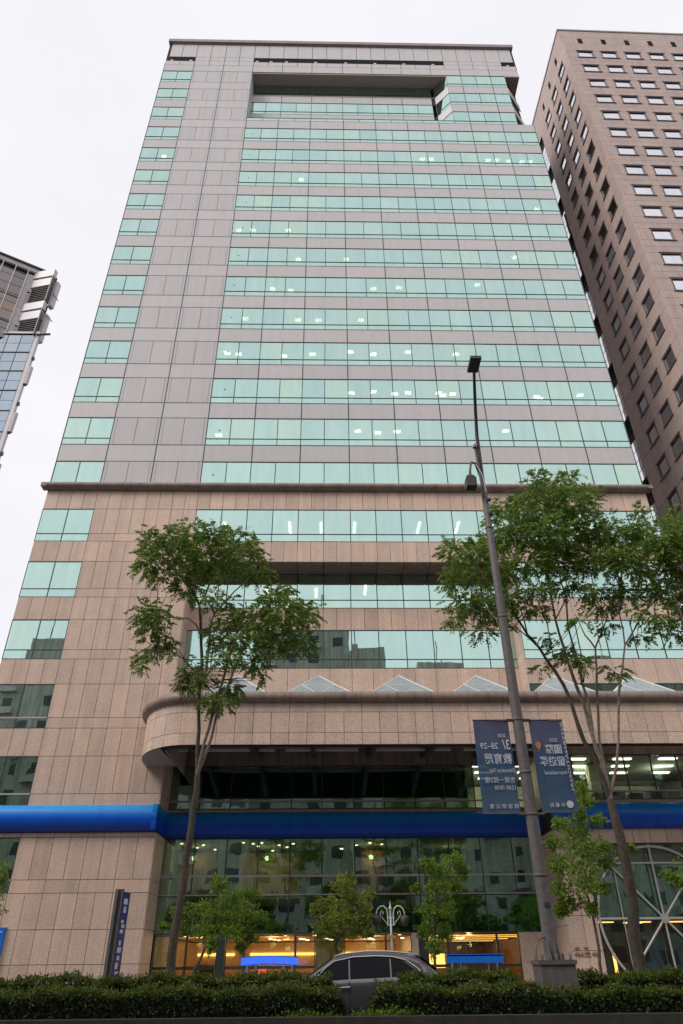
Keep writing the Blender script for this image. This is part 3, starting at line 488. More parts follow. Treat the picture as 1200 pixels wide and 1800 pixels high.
P2 = [1.7, 1.7]
for k in range(0, 21):                                              # left-hand column
    window(0.0, 0.0, T(k)-2.5, P2, gm='glass_low' if k < 2 else 'glass', fm='mullion_light' if k < 0 else 'mullion')
for k in range(5, 18):                                              # main field
    if k == 6:
        for b in range(9): window(10.2+3.4*b, 0.0, 29.02, P2, h=T(6)-29.02, tr=0)
    else:
        for b in range(9): window(10.2+3.4*b, 0.0, T(k)-2.5, P2)
for k in (3, 4):                                                    # podium recess and the wing right of it
    for b in range(6): window(10.2+3.4*b, 1.56, T(k)-2.5, P2, gm='glass', fm='mullion', trk=.06)
    for b in range(3): window(30.6+3.4*b, 0.0, T(k)-2.5, P2, trk=.05)
for b in range(3): window(30.6+3.4*b, 0.0, T(2)-1.95, P2, h=1.95, tr=0, gm='glass_low')
for k in (18, 19, 20):                                              # top notch, its slanted cheek and the right-hand bays
    window(32.3, 0.0, T(k)-2.5, [1.7], ); window(34.0, 0.0, T(k)-2.5, P2); window(37.4, 0.0, T(k)-2.5, [1.7])
    if k > 18:
        for b in range(6): window(10.2+3.4*b, 1.33, T(k)-2.5, P2, gm='glass' if k < 20 else 'glass')
        window(30.97, 1.33, T(k)-2.5, [1.88], ang=-math.pi/4)
    else:
        for b in range(6): window(10.2+3.4*b, 0.0, T(k)-2.5, P2, h=.62, tr=0)
        window(30.6, 0.0, T(k)-2.5, [1.7], h=.62, tr=0)
        window(30.97, 1.33, T(k)-1.85, [1.88], h=1.85, tr=0, ang=-math.pi/4)
        for b in range(6): window(10.2+3.4*b, 1.33, T(k)-1.85, P2, h=1.85, tr=0)
# podium recess: two storeys over the entrance
for b in range(6):
    window(10.2+3.4*b, 2.3, T(1)-2.32, P2, h=2.32, tr=0.42, gm='glass_low' if b < 5 else 'glass_clear', fm='mullion', trk=.05)
    window(10.2+3.4*b, 2.3, 4.50, P2, h=2.7, tr=0.86, gm='glass_low', fm='mullion')
    multi('transom_bar', 'mullion_light', tower, *[(10.2+3.4*b+.03, 13.6+3.4*b-.03, 2.25, 2.31, z0_, z1_) for z0_, z1_ in ((5.33, 5.43), (4.49, 4.54), (9.03, 9.11))])
    window(10.2+3.4*b, 2.3, 2.78, [3.4] if b % 2 else P2, h=1.70, tr=0, gm='glass_low', fm='mullion')
for (xa, ws) in ((10.35, [1.6, 1.55]), (13.9, [.95, 2.55, 1.0]), (19.8, [2.1, 1.3]), (24.0, [1.05, 2.5, 1.1])):
    window(xa, 2.3, 0.14, ws, h=2.6, tr=1.22, gm='glass_clear', fm='mullion', tk=.10, trk=.12)
for (xa, xb, m_) in ((13.5, 13.9, 'mullion'), (18.4, 19.8, 'glass_low'), (23.2, 23.55, 'granite'), (23.55, 24.0, 'mullion'), (28.65, 30.6, 'granite')):
    piece(tower, 'column_casing', xa+.01, xb-.01, 2.12, 2.4, 0.14, 2.76, m_)
# right-hand wing of the podium: office windows above the blue band
for b in range(3): window(32.2+2.9*b if b else 32.2, 0.0, T(1)-2.32, [1.45, 1.45], h=2.32, tr=0.42, gm='glass_clear', fm='mullion', tk=.07, trk=.06)
multi('transom_bar', 'mullion_light', tower, (32.2, 40.9, -.03, .03, T(1)-1.93, T(1)-1.86), (0, 3.4, -.03, .03, T(1)-1.96, T(1)-1.88), (0, 3.4, -.03, .03, T(0)-1.96, T(0)-1.88), (0, 3.4, -.03, .03, T(2)-1.96, T(2)-1.88))

# tower cladding, k >= 6
G = .022
for k in range(6, 21):
    zb, zt = T(k)-2.5, T(k)
    if k == 6: zb = 29.05
    for b in range(2):                                              # solid bays
        x = 3.4+3.4*b
        for (a, c) in ((0.03, .22), (.24, 1.685), (1.715, 3.16), (3.18, 3.37)):
            piece(tower, 'wall_panel' if c-a > .5 else 'trim_strip', x+a, x+c, 0.0, .05, zb+.02, zt-.02, 'tower_panel_warm')
    if k < 20:
        for b in range(12):
            x = 3.4*b
            if k >= 18 and 3 <= b: continue
            piece(tower, 'spandrel_panel', x+.028, x+3.372, 0.0, .05, zt+.03, zt+1.47, 'tower_panel')
    if k in (18, 19):
        for (a, c) in ((32.3, 34), (34, 37.4), (37.4, 39.1)): piece(tower, 'spandrel_panel', a+.028, c-.028, 0.0, .05, zt+.03, zt+1.47, 'tower_panel')
        for b in range(6): piece(tower, 'spandrel_panel', 10.2+3.4*b+.028, 13.6+3.4*b-.028, 1.33, 1.385, zt+.03, zt+1.47, 'tower_panel')
        piece(tower, 'spandrel_panel', 30.97+.03, 30.97+1.85, 1.33, 1.38, zt+.03, zt+1.47, 'tower_panel', -math.pi/4, (30.97, 1.33))
# trim lines above and below each ribbon of windows
for k in range(6, 18):
    for z in ((T(k)-2.515,) if k > 6 else ()) + (T(k)+.012,): MB().box(0, TW, -.012, .04, z-.028, z+.008).build('sill_trim', 'trim_brown', tower)
# bay joints running up the tower
for b in range(13):
    x = min(3.4*b, TW-.03); x = max(x, .03)
    zt = 76.45 if 3 < b < 12 and b not in (10, 11) else (88.9 if b < 12 else 76.45)
    MB().box(x-.026, x+.026, -.016, .054, 29.06, zt).build('vertical_mullion', 'mullion', tower)
# crown
for b in range(12):
    x = 3.4*b
    wseg = [(0, 3.4)]
    for (a, c) in wseg: piece(tower, 'crown_panel', x+a+.025, x+c-.025, 0, .05, 87.04, 88.4, 'tower_panel')
    for h_ in range(2):
        xa = x+1.7*h_; xb = xa+1.7
        xa2 = xa+.3 if xa < .1 else xa; xb2 = min(xb, 40.6)
        solid = (3.3 < xa < 10.1) or (32.2 < xa < 38.9)
        piece(tower, 'crown_panel', xa2+.025, xb2-.025, 0, .05, 90.4, 93.45, 'tower_panel')
        piece(tower, 'crown_panel', (x if h_ == 0 else xa)+.025, xb-.025 if xb < 40 else 40.7, 0, .05, 88.44, 89.35 if not solid else 89.5, 'tower_panel')
        if solid: piece(tower, 'crown_panel', xa+.025, xb-.025, 0, .05, 89.54, 90.36, 'tower_panel')
multi('louvre_slot', 'black', tower, (0.3, 3.4, .051, .054, 89.35, 90.4), (10.2, 32.3, .051, .054, 89.35, 90.4), (39.1, 40.6, .051, .054, 89.35, 90.4))
for x in [.7, 2.9]+[10.6+3.4*i for i in range(7)]+[12.2, 39.8]: MB().box(x-.16, x+.16, -.02, .055, 89.36, 89.62).build('slot_bracket', 'tower_panel', tower)
multi('capping', 'crown_dark', tower, (.28, 40.62, -.10, .3, 93.5, 93.62), (-.14, 40.95, -.28, .3, 93.621, 94.22))
multi('soffit', 'soffit', tower, (10.2, 32.3, .06, 1.6, 86.80, 87.0), (39.1, TW, -.0, 2.2, 86.83, 87.02))
MB().box(10.2, 32.3, .05, 1.33, 76.95, 77.09).build('balcony_floor', 'tower_panel', tower)
MB().box(10.2, 30.97, 1.28, 1.32, 84.40, 84.48).build('handrail', 'mullion_light', tower)
# right corner cut back above the seventeenth floor, with open service balconies
Lc = 2.6
for k in (18, 19, 20):
    ang = R(48)
    piece(tower, 'service_panel', 39.1, 39.1+Lc, 0, .1, T(k)-2.5-1.46, T(k)-2.6, 'tower_panel', ang, (39.1, 0.02))
    for j in range(5):
        piece(tower, 'louvre_blade', 39.1, 39.1+Lc, .12, .2, T(k)-2.3+j*.45, T(k)-2.22+j*.45, 'steel_dark', ang, (39.1, 0.02))
MB().prism([(39.0, .9), (39.35, .75), (40.5, 2.2), (40.5, 3.0), (39.0, 3.0)], 76.5, 86.8).build('service_core', 'black', tower)
MB().box(39.1, TW, .06, 2.2, 76.3, 76.5).build('balcony_floor', 'tower_panel', tower)

# granite cladding of the podium ------------------------------------------------
def gran(x0, x1, z0, z1, y=0.0, n=None, wd=.85, nm='granite_panel', mat='granite', g=.011, th=.05):
    n = n or max(1, round((x1-x0)/wd)); d = (x1-x0)/n
    for i in range(n): piece(tower, nm, x0+d*i+g, x0+d*(i+1)-g, y, y+th, z0+g, z1-g, mat)
for k in range(-1, 6):
    z = T(k)
    if k >= 0:
        gran(3.4, 10.2, z-1.92, z); gran(3.4, 10.2, z-2.5, z-1.92, wd=1.7)
    if k in (0,):
        gran(3.4, 10.2, z, 7.2); gran(0, 3.4, z, 7.2)
        gran(0, 3.4, 8.3, 8.48); gran(3.4, 10.2, 8.3, 8.48)
        continue
    if k == -1:
        gran(0, 10.2, 2.95, 4.48); gran(0, 10.2, 1.55, 2.95); gran(0, 10.2, 0.14, 1.55); continue
    top = z+1.5 if k < 5 else 28.42
    gran(0, 3.4, z, top, wd=.85, nm='spandrel_stone'); gran(3.4, 10.2, z, top)
    if k == 5: gran(10.2, TW, z, top, wd=.85, nm='frieze_stone')
    if k == 4: gran(10.2, TW, z, top, wd=.85, nm='spandrel_stone')
    if k == 3: gran(10.2, 30.6, z, top, y=1.56, nm='spandrel_stone'); gran(30.6, TW, z, top, nm='spandrel_stone')
    if k == 2: gran(10.2, 30.6, 12.95, top, y=1.56, nm='spandrel_stone', wd=1.28); gran(30.6, TW, z, top, nm='spandrel_stone', wd=1.28)
# reveals of the recesses, clad in the same stone
def reveal(x, y0, y1, z0, z1, side, zs):
    for a, b in zip(zs[:-1], zs[1:]):
        xx = (x, x+.03) if side > 0 else (x-.03, x)
        MB().box(xx[0], xx[1], y0+.01, y1-.01, a+.011, b-.011).build('reveal_stone', 'granite', tower)
zz = [12.95, 14.48, 14.98, 16.48, 17.06, 18.98, 20.48, 21.06, 22.95]
reveal(10.2, .0, 1.55, 0, 0, 1, zz); reveal(30.6, .0, 1.55, 0, 0, -1, zz)
zz = [.14, 1.55, 2.95, 4.48, 5.06, 7.2]
reveal(10.2, .0, 2.3, 0, 0, 1, zz); reveal(30.6, .0, 2.3, 0, 0, -1, zz)
zz = [8.48, 9.06, 10.98, 12.3]
reveal(10.2, .0, 2.3, 0, 0, 1, zz); reveal(30.6, .0, 2.3, 0, 0, -1, zz)
for z0, z1 in ((77.1, 79.0), (79.0, 80.5), (80.5, 83.0), (83.0, 84.5), (84.5, 86.8)):
    MB().box(10.2, 10.23, 0, 1.33, z0+.01, z1-.01).build('reveal_panel', 'tower_panel', tower)
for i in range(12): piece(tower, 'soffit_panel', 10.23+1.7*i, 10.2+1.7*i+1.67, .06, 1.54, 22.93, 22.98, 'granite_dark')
# pier right of the entrance and the wall of the right wing
gran(30.6, 32.1, 0.14, 1.9, n=2, nm='pier_stone'); gran(30.6, 32.1, 1.9, 3.35, n=2, nm='pier_stone'); gran(30.6, 32.1, 3.35, 4.9, n=2, nm='pier_stone'); gran(30.6, 32.1, 4.9, 7.2, n=2, nm='pier_stone')
gran(30.6, 32.2, 8.46, 10.98, n=2, nm='pier_stone')
gran(32.1, TW, 6.55, 7.3, nm='wing_stone'); gran(32.2, TW, 8.4, 8.66, nm='wing_stone'); gran(30.6, TW, 10.98, 12.3, nm='wing_stone', wd=.85)
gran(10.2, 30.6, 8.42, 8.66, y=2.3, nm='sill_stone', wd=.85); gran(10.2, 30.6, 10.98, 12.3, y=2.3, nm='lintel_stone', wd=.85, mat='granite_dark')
# big roll mouldings
def arcprof(r, zc, n=10, k=1.0, base=0.0):
    return [(base+k*r*math.cos(a), zc+r*math.sin(a)) for a in [(-math.pi/2)+math.pi*i/n for i in range(n+1)]]
def roll(name, path, prof, mat, seg_len=1.7, gap=.012):
    """moulding in stone lengths with joints"""
    P = [Vector(p) for p in path]; L = [0]
    for a, b in zip(P[:-1], P[1:]): L.append(L[-1]+(b-a).length)
    n = max(1, round(L[-1]/seg_len)); d = L[-1]/n
    def at(s):
        for i in range(len(P)-1):
            if s <= L[i+1]+1e-9: return P[i].lerp(P[i+1], (s-L[i])/(L[i+1]-L[i]))
        return P[-1]
    for i in range(n):
        a, b = d*i+gap, d*(i+1)-gap
        pts = [a]+[l for l in L if a+.01 < l < b-.01]+[b]
        q = [tuple(at(s)) for s in pts]
        if len(q) == 2: pass
        # tangents at the ends taken from the true curve
        mb = MB(); mb.sweep(q, prof); mb.build(name, mat, tower)
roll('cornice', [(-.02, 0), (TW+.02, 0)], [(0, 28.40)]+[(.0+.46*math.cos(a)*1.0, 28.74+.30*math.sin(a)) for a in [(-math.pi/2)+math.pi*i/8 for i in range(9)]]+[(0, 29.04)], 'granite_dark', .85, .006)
MB().box(-.40, TW+.42, -.38, .25, 28.62, 28.9).build('cornice_return', 'granite_dark', tower)

# canopy over the entrance ------------------------------------------------------
def canopy_path(off=0.0):
    pts = []
    cx, cy, rx, ry = 12.15, -0.35, 2.95-off, 3.9-off
    pts.append((cx-rx, .03)); pts.append((cx-rx, cy))
    for i in range(1, 13):
        a = math.pi-(-math.pi/2)*0 + (math.pi/2)*i/12
        pts.append((cx+rx*math.cos(a), cy+ry*math.sin(a)))
    pts.append((TW+3, cy-ry)); return pts
can = MB()
cp = canopy_path(.06)
back = [(TW+3, -.02), (cp[0][0]+.0, -.02)]
can.prism(cp[1:-1]+[(TW+3, cp[-1][1]), (TW+3, -.02), (cp[1][0], -.02)], 10.47, 10.60)
outer = cp[1:]; inner = canopy_path(.5)[1:]
n_ = len(outer); vs = []
for z in (10.45, 12.9):
    vs += [(x, y, z) for x, y in outer]
for z in (10.45, 12.9):
    vs += [(x, y, z) for x, y in inner]
fs = [(i, i+1, n_+i+1, n_+i) for i in range(n_-1)]+[(2*n_+i, 2*n_+i+1, 3*n_+i+1, 3*n_+i) for i in range(n_-1)]+[(i, i+1, 2*n_+i+1, 2*n_+i) for i in range(n_-1)]
can = MB(); can.add(vs, fs); can.add([(x, y, 12.9) for x, y in outer]+[(TW+3, 1.6, 12.9), (9.2, 1.6, 12.9), (9.2, 0, 12.9)], [tuple(range(n_+3))])
# soffit: outside the entrance bay it is low, over the entrance it rises
canopy = can.build('canopy', 'joint', tower)
so = MB(); so.prism([(x, y) for x, y in outer if x <= 10.95]+[(10.9, 0.0), (outer[0][0], 0.0)], 10.43, 10.46)
so.build('canopy_soffit', 'soffit', canopy)
multi('canopy_ceiling', 'soffit', canopy, (10.9, 30.6, -3.8, 2.3, 11.95, 12.05), (30.6, TW+3, -3.8, 0, 11.4, 11.45))
MB().box(10.86, 10.9, -3.75, 2.25, 10.46, 11.95).build('canopy_cheek', 'granite', canopy)
# curved and straight fascia stones in three rows
def fascia(z0, z1, wd, nm):
    P = [Vector(p) for p in canopy_path(0.0)]
    L = [0]
    for a, b in zip(P[:-1], P[1:]): L.append(L[-1]+(b-a).length)
    def at(s):
        for i in range(len(P)-1):
            if s <= L[i+1]+1e-9: return P[i].lerp(P[i+1], (s-L[i])/(L[i+1]-L[i]))
        return P[-1]
    n = round(L[-1]/wd); d = L[-1]/n
    for i in range(n):
        a, b = d*i+.011, d*(i+1)-.011
        pts = [a]+[l for l in L if a+.02 < l < b-.02]+[b]
        q = [tuple(at(s)) for s in pts]
        MB().sweep(q, [(-.05, z0+.011), (0.0, z0+.011), (0.0, z1-.011), (-.05, z1-.011)], smooth=False).build(nm, 'granite', canopy)
fascia(10.45, 11.02, .885, 'fascia_stone'); fascia(11.02, 12.04, .885, 'fascia_stone'); fascia(12.04, 12.52, 1.77, 'fascia_stone')
def roll2():
    P = canopy_path(0.0); prof = [(0, 12.50)]+[(.05+.27*math.cos(a), 12.79+.27*math.sin(a)) for a in [(-math.pi/2)+math.pi*i/8 for i in range(9)]]+[(0, 13.07)]
    PV = [Vector(p) for p in P]; L = [0]
    for a, b in zip(PV[:-1], PV[1:]): L.append(L[-1]+(b-a).length)
    def at(s):
        for i in range(len(PV)-1):
            if s <= L[i+1]+1e-9: return PV[i].lerp(PV[i+1], (s-L[i])/(L[i+1]-L[i]))
        return PV[-1]
    n = round(L[-1]/1.77); d = L[-1]/n
    for i in range(n):
        a, b = d*i+.008, d*(i+1)-.008
        pts = [a]+[l for l in L if a+.02 < l < b-.02]+[b]
        MB().sweep([tuple(at(s)) for s in pts], prof).build('coping_roll', 'granite_dark', canopy)
roll2()
for i in range(7):                                                  # ribs under the raised ceiling
    x = 12.0+i*3.1
    mb = MB(); mb.add([(x-.12, -3.7, 10.5), (x+.12, -3.7, 10.5), (x+.12, -3.7, 11.95), (x-.12, -3.7, 11.95), (x-.12, 2.25, 11.35), (x+.12, 2.25, 11.35), (x+.12, 2.25, 11.95), (x-.12, 2.25, 11.95)],
        [(0,1,2,3),(4,7,6,5),(0,4,5,1),(1,5,6,2),(2,6,7,3),(3,7,4,0)]); mb.build('canopy_rib', 'steel_dark', canopy)
for (a, b) in ((10.5, 11.4), (11.95, 16.1), (16.7, 20.6), (21.2, 25.7), (26.4, 30.3)): MB().box(a, b, 0.0, .12, 11.22, 11.34).build('light_rail', 'white_paint', canopy)

# skylights on the terrace
for i, x in enumerate((14.14, 18.5, 22.85, 27.1, 31.35, 35.6, 39.85)):
    hw = 1.78; y0, y1 = -3.7, -.3; yc = -2.0; zb = 13.15; za = 14.72; s_ = MB().prism([(x-hw, y0), (x+hw, y0), (x+hw, y1), (x-hw, y1)], 12.9, zb); sk = s_.build('skylight', 'white_paint', tower)
    a = (x, yc, za); c4 = [(x-hw, y0, zb), (x+hw, y0, zb), (x+hw, y1, zb), (x-hw, y1, zb)]
    for j in range(4):
        p, q = Vector(c4[j]), Vector(c4[(j+1) % 4]); av = Vector(a); nrm = (q-p).cross(av-p).normalized()
        mb = MB(); mb.add([p, q, av, p+nrm*-.02, q+nrm*-.02, av+nrm*-.02], [(0,1,2),(3,5,4),(0,3,4,1),(1,4,5,2),(2,5,3,0)]); mb.build('skylight_glass', 'sky_glass', sk)
    fr = MB()
    for p in c4: fr.tube([p, a], .035, 6)
    for j in range(4): fr.tube([c4[j], c4[(j+1) % 4]], .03, 6)
    for j in (0, 1, 3):
        p, q = Vector(c4[j]), Vector(c4[(j+1) % 4]); m0 = p.lerp(q, .5); av = Vector(a)
        fr.tube([p.lerp(av, .5), q.lerp(av, .5)], .018, 5); fr.tube([m0, p.lerp(av, .5)], .018, 5); fr.tube([m0, q.lerp(av, .5)], .018, 5)
    fr.build('skylight_frame', 'white_paint', sk)

# blue band ----------------------------------------------------------------------
def bprof():
    zc, rz, ro = 7.86, .63, .52
    return [(0.0, 7.22)]+[(ro*math.cos(a)**.8 if math.cos(a) > 0 else 0, zc+rz*math.sin(a)) for a in [(-math.pi/2)+math.pi*i/14 for i in range(15)]]+[(0.0, 8.50)]
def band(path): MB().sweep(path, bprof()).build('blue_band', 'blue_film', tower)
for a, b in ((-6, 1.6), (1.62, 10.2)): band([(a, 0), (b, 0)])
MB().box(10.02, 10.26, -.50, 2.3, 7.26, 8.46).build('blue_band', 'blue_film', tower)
for k in range(5, 18):
    x, z = 10.2+.86+.1*math.sin(k), T(k)-1.15
    mb = MB(); mb.add([(x-.10, .024, z+.07), (x+.10, .024, z+.07), (x, .024, z-.10), (x-.10, .027, z+.07), (x+.10, .027, z+.07), (x, .027, z-.10)], [(0,1,2), (3,5,4), (0,3,4,1), (1,4,5,2), (2,5,3,0)]); mb.build('rescue_marker', 'trim_brown', tower)
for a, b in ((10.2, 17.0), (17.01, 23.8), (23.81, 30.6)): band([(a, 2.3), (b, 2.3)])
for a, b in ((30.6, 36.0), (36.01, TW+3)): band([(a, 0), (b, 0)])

# wing glazing with the big ring -------------------------------------------------
cx, cz, rd = 35.35, 3.2, 3.18
for i in range(3):
    xa = 32.15+2.95*i
    window(xa, .05, .14, [2.95], h=3.0, tr=0, gm='glass_clear', tk=.06); window(xa, .05, 3.14, [2.95], h=2.5, tr=0, gm='glass_low', tk=.06); window(xa, .05, 5.64, [2.95], h=.9, tr=0, gm='glass_clear', tk=.06)
ring = MB().tube([(cx+rd*math.cos(a), -.06, cz+rd*math.sin(a)) for a in [2*math.pi*i/64 for i in range(65)]], .065, 8, cap=False).build('ring_frame', 'mullion_light', tower)
class Sp:
    def tube(s, *a): MB().tube(*a).build('spoke', 'mullion_light', ring); return s
sp = Sp()
for a in (47, 133, 227, 313): sp.tube([(cx, -.06, cz), (cx+rd*math.cos(R(a)), -.06, cz+rd*math.sin(R(a)))], .055, 8)
sp.tube([(cx, -.05, cz-rd), (cx, -.05, cz+rd+.1)], .05, 8); sp.tube([(32.2, -.05, cz), (40.9, -.05, cz)], .06, 8); sp.tube([(32.2, -.04, 5.62), (40.9, -.04, 5.62)], .05, 8); sp.tube([(33.35, -.04, .2), (33.35, -.04, 5.6)], .03, 6)
MB().tube([(cx, -.16, cz), (cx, .0, cz)], .21, 20).build('hub', 'mullion_light', ring)

# interiors -----------------------------------------------------------------------
def lit(name, mat, *b, parent=None): return MB().box(*b).build(name, mat, parent or tower)
LC = 2.76                                                            # lobby ceiling
lit('lobby_wall', 'warm_wall', 10.3, 23.4, 15.0, 15.2, 0, 2.7); lit('lobby_wall', 'wood', 23.4, 30.6, 21.0, 21.2, 0, 2.7)
lit('lobby_wall', 'warm_wall', 10.25, 10.3, 2.6, 15, 0, 2.7); lit('lobby_wall', 'wood', 30.55, 30.6, 2.6, 21, 0, 2.7); lit('lobby_wall', 'wood', 23.35, 23.4, 2.6, 21, 0, 2.7)
lit('lobby_ceiling', 'warm_wall', 10.3, 23.4, 2.42, 15.0, LC, LC+.1); lit('lobby_ceiling', 'wood', 23.4, 30.6, 2.42, 21.0, LC, LC+.1)
lit('lobby_floor', 'warm_wall', 10.3, 30.6, 2.42, 21.0, .141, .15)
for x0, x1 in ((10.6, 13.0), (14.0, 18.3), (19.9, 23.0)): lit('cove_light', 'warm_light', x0, x1, 14.85, 14.95, 1.98, 2.13)
for i, y in enumerate((5.6, 8.6, 12.5, 17.0)): lit('cove_light', 'warm_light', 24.4+.35*i, 30.4, y, y+.14+.05*i, LC-.03, LC-.01)
lit('cove_light', 'warm_light', 24.0, 27.4, 20.0, 20.1, 1.2, 2.05); lit('wood_screen', 'wood', 27.4, 30.5, 19.5, 19.6, .15, 2.2)
for x in (11.2, 14.6, 16.4, 17.9, 20.4, 22.3, 25.9):
    for y in (3.6, 9.0, 10.3, 11.8): MB().prism([(x+.12*y+.10*math.cos(a), y+.10*math.sin(a)) for a in [math.pi/4*i for i in range(8)]], LC-.03, LC-.01).build('downlight', 'down_light', tower)
for x, y in ((12.0, 6.5), (16.0, 6.5), (16.5, 11.5), (21.5, 6.5), (21.5, 12), (27, 7), (27.5, 14)):
    ld = bpy.data.lights.new('lobby_lamp', 'POINT'); ld.energy = 60; ld.color = (1.0, .66, .34); ld.shadow_soft_size = .15
    lo = bpy.data.objects.new('lobby_lamp', ld); COL.objects.link(lo); lo.parent = tower; lo.location = Vector((x, y, 2.35))-wloc(tower)
for (x, y) in ((11.0, 3.2), (12.1, 3.8), (11.6, 4.8), (14.4, 3.0), (14.9, 3.4), (15.4, 3.1), (15.1, 4.4), (16.3, 4.0), (16.7, 4.8), (15.8, 6.2), (21.3, 3.3), (20.6, 4.2), (19.8, 5.6), (12.5, 5.6), (17.1, 3.5), (22.0, 3.9)):
    MB().prism([(x+.075*math.cos(a), y+.075*math.sin(a)) for a in [math.pi/4*i for i in range(8)]], T(0)+.08, T(0)+.11).build('downlight', 'down_light', tower)
for i in range(10): lit('added_tone_board', 'added_tone_board', 10.45+1.62*i, 12.03+1.62*i, 2.62, 2.64, 9.08, 10.95)  # added boards, brighten the dark recess glass with green
lit('mezzanine_wall', 'warm_wall', 13.9, 17.4, 6.2, 6.3, 4.6, 6.95); lit('mezzanine_wall', 'wood', 10.5, 12.6, 5.4, 5.5, 4.6, 6.9)
for x, y in ((11.5, 4.4), (15.6, 4.6), (21.4, 4.2), (26.0, 5.0)):
    ld = bpy.data.lights.new('mezzanine_lamp', 'POINT'); ld.energy = 45; ld.color = (1.0, .68, .38); ld.shadow_soft_size = .12
    lo = bpy.data.objects.new('mezzanine_lamp', ld); COL.objects.link(lo); lo.parent = tower; lo.location = Vector((x, y, 6.5))-wloc(tower)
lit('wall_light', 'warm_light', 15.5, 17.2, 7.0, 7.1, 5.5, 5.75)
lit('partition', 'wood', 20.9, 22.2, 5.0, 5.1, 4.5, 6.9)
MB().box(10.3, 30.6, 8.6, 8.8, 4.4, 12.0).build('core_wall', 'interior', tower)
# lit office behind the right wing
for x, y in ((29, 5), (34, 3.5), (38.5, 3.5)):
    ld = bpy.data.lights.new('office_lamp', 'POINT'); ld.energy = 70; ld.color = (1.0, .97, .80); ld.shadow_soft_size = .2
    lo = bpy.data.objects.new('office_lamp', ld); COL.objects.link(lo); lo.parent = tower; lo.location = Vector((x, y, 10.6))-wloc(tower)
lit('office_wall', 'office_wall', 26.9, 40.5, 8.3, 8.5, 7.6, 11.0); lit('office_wall', 'office_wall', 26.8, 26.9, 2.7, 8.5, 7.6, 11.0)
lit('office_column', 'office_wall', 34.0, 34.6, 2.5, 3.1, 7.6, 11.0)
for i in range(5):
    for j in range(3): lit('ceiling_light', 'panel_light', 27.3+2.6*i+.5*j, 28.3+2.6*i+.5*j, 2.75+1.6*j if i < 2 else 1.2+1.7*j, 3.05+1.6*j if i < 2 else 1.5+1.7*j, 11.03, 11.07)
for i in range(8): lit('office_desk', 'steel_dark', 32.6+1.0*i, 33.3+1.0*i, 1.2, 1.8, 8.7, 9.2+.25*random.random())
lit('office_wall', 'office_wall', 32.3, 40.5, 7.8, 8.0, 4.3, 7.0)
for x in (33.0, 34.3, 35.6, 36.6, 37.8):
    for y in (1.2, 3.0): lit('ceiling_light', 'panel_light', x, x+.8, y, y+.25, T(0)+.05, T(0)+.09)
lit('mezzanine_floor', 'slab', 32.2, 40.6, .5, 8.0, 3.15, 4.3); lit('lobby_wall', 'wood', 32.2, 40.6, 6.0, 6.1, 0, 3.1)
for a, b, y in ((32.4, 33.1, .7), (34.0, 35.0, .8), (35.7, 36.8, .8), (34.0, 34.9, 1.6)): lit('cove_light', 'warm_light', a, b, y, y+.28, 3.08, 3.13)
lit('wall_lamp', 'warm_light', 33.0, 33.12, 1.4, 1.5, 1.0, 1.8)
lit('poster', 'poster', 34.6, 35.5, 1.2, 1.22, .9, 2.5); lit('poster', 'poster', 36.0, 37.0, 1.2, 1.22, .9, 2.6)
lit('screen', 'red_screen', 15.55, 15.95, 3.0, 3.05, .75, 1.40); lit('screen', 'white_screen', 10.95, 11.4, 3.0, 3.05, 1.0, 1.32)
lit('counter', 'wood', 12.3, 13.3, 3.2, 3.6, .14, 1.5); lit('counter', 'warm_wall', 16.6, 18.2, 3.6, 4.2, .14, 1.15)
flush(); flush_panes()

# numerals and lettering on the pier
def text_mesh(txt, size, mat, parent, loc, rot=(R(90), 0, 0), depth=.012, name='lettering', flip=False, align='LEFT', bold=0.0, sx=1.0):
    cu = bpy.data.curves.new('t', 'FONT'); cu.body = txt; cu.size = size; cu.extrude = depth; cu.align_x = align; cu.offset = bold; cu.resolution_u = 3
    ob = bpy.data.objects.new('t', cu); COL.objects.link(ob)
    dg = bpy.context.evaluated_depsgraph_get(); me = bpy.data.meshes.new_from_object(ob.evaluated_get(dg))
    bpy.data.objects.remove(ob); bpy.data.curves.remove(cu)
    for v in me.vertices: v.co.x *= (-sx if flip else sx)
    me.materials.clear(); me.materials.append(MAT[mat]); me.name = name
    o = bpy.data.objects.new(name, me); link(o, parent, Vector(loc)); o.rotation_euler = rot
    return o
text_mesh('466', .30, 'gold', tower, (30.66, -.02, 1.66)); text_mesh('460', .19, 'gold', tower, (31.14, -.02, 1.74)); text_mesh('46', .30, 'gold', tower, (31.5, -.02, 1.66))
MB().box(31.12, 31.46, -.03, 0.0, 1.665, 1.69).build('lettering_bar', 'gold', tower)
text_mesh('462     464', .15, 'gold', tower, (30.72, -.02, 1.96))
# ------------------------------------------------------------------ brown tower on the right
BA = R(0.88)
bt = thing('brown_tower', (47.62, .3, 0), 'brown granite tower with a grid of small square windows, right of the main tower', 'office tower')
def bw(u, v, z):                                                    # u along the front, v inward
    return Vector((47.62+u*math.cos(BA)-v*math.sin(BA), .3+u*math.sin(BA)+v*math.cos(BA), z))
def bpiece(nm, u0, u1, z0, z1, mat='brown_stone', side=False, out=0.0, th=.05):
    if not side:
        c = bw((u0+u1)/2, th/2-out, (z0+z1)/2)
        PIECES.setdefault((bt.name, nm), []).append(((u1-u0)*(z1-z0)/(c-CAM).length_squared, bt, u1-u0, th, z1-z0, c, mat, BA))
    else:
        c = bw(th/2-out, (u0+u1)/2, (z0+z1)/2)
        PIECES.setdefault((bt.name, nm), []).append((.45*(u1-u0)*(z1-z0)/(c-CAM).length_squared, bt, u1-u0, th, z1-z0, c, mat, BA-math.pi/2))
BW, BH = 1.95, 1.62; SW = 1.6                                                 # window opening
def zc(j): return 93.6-3.553*j
NF, NS, NJ = 7, 3, 26
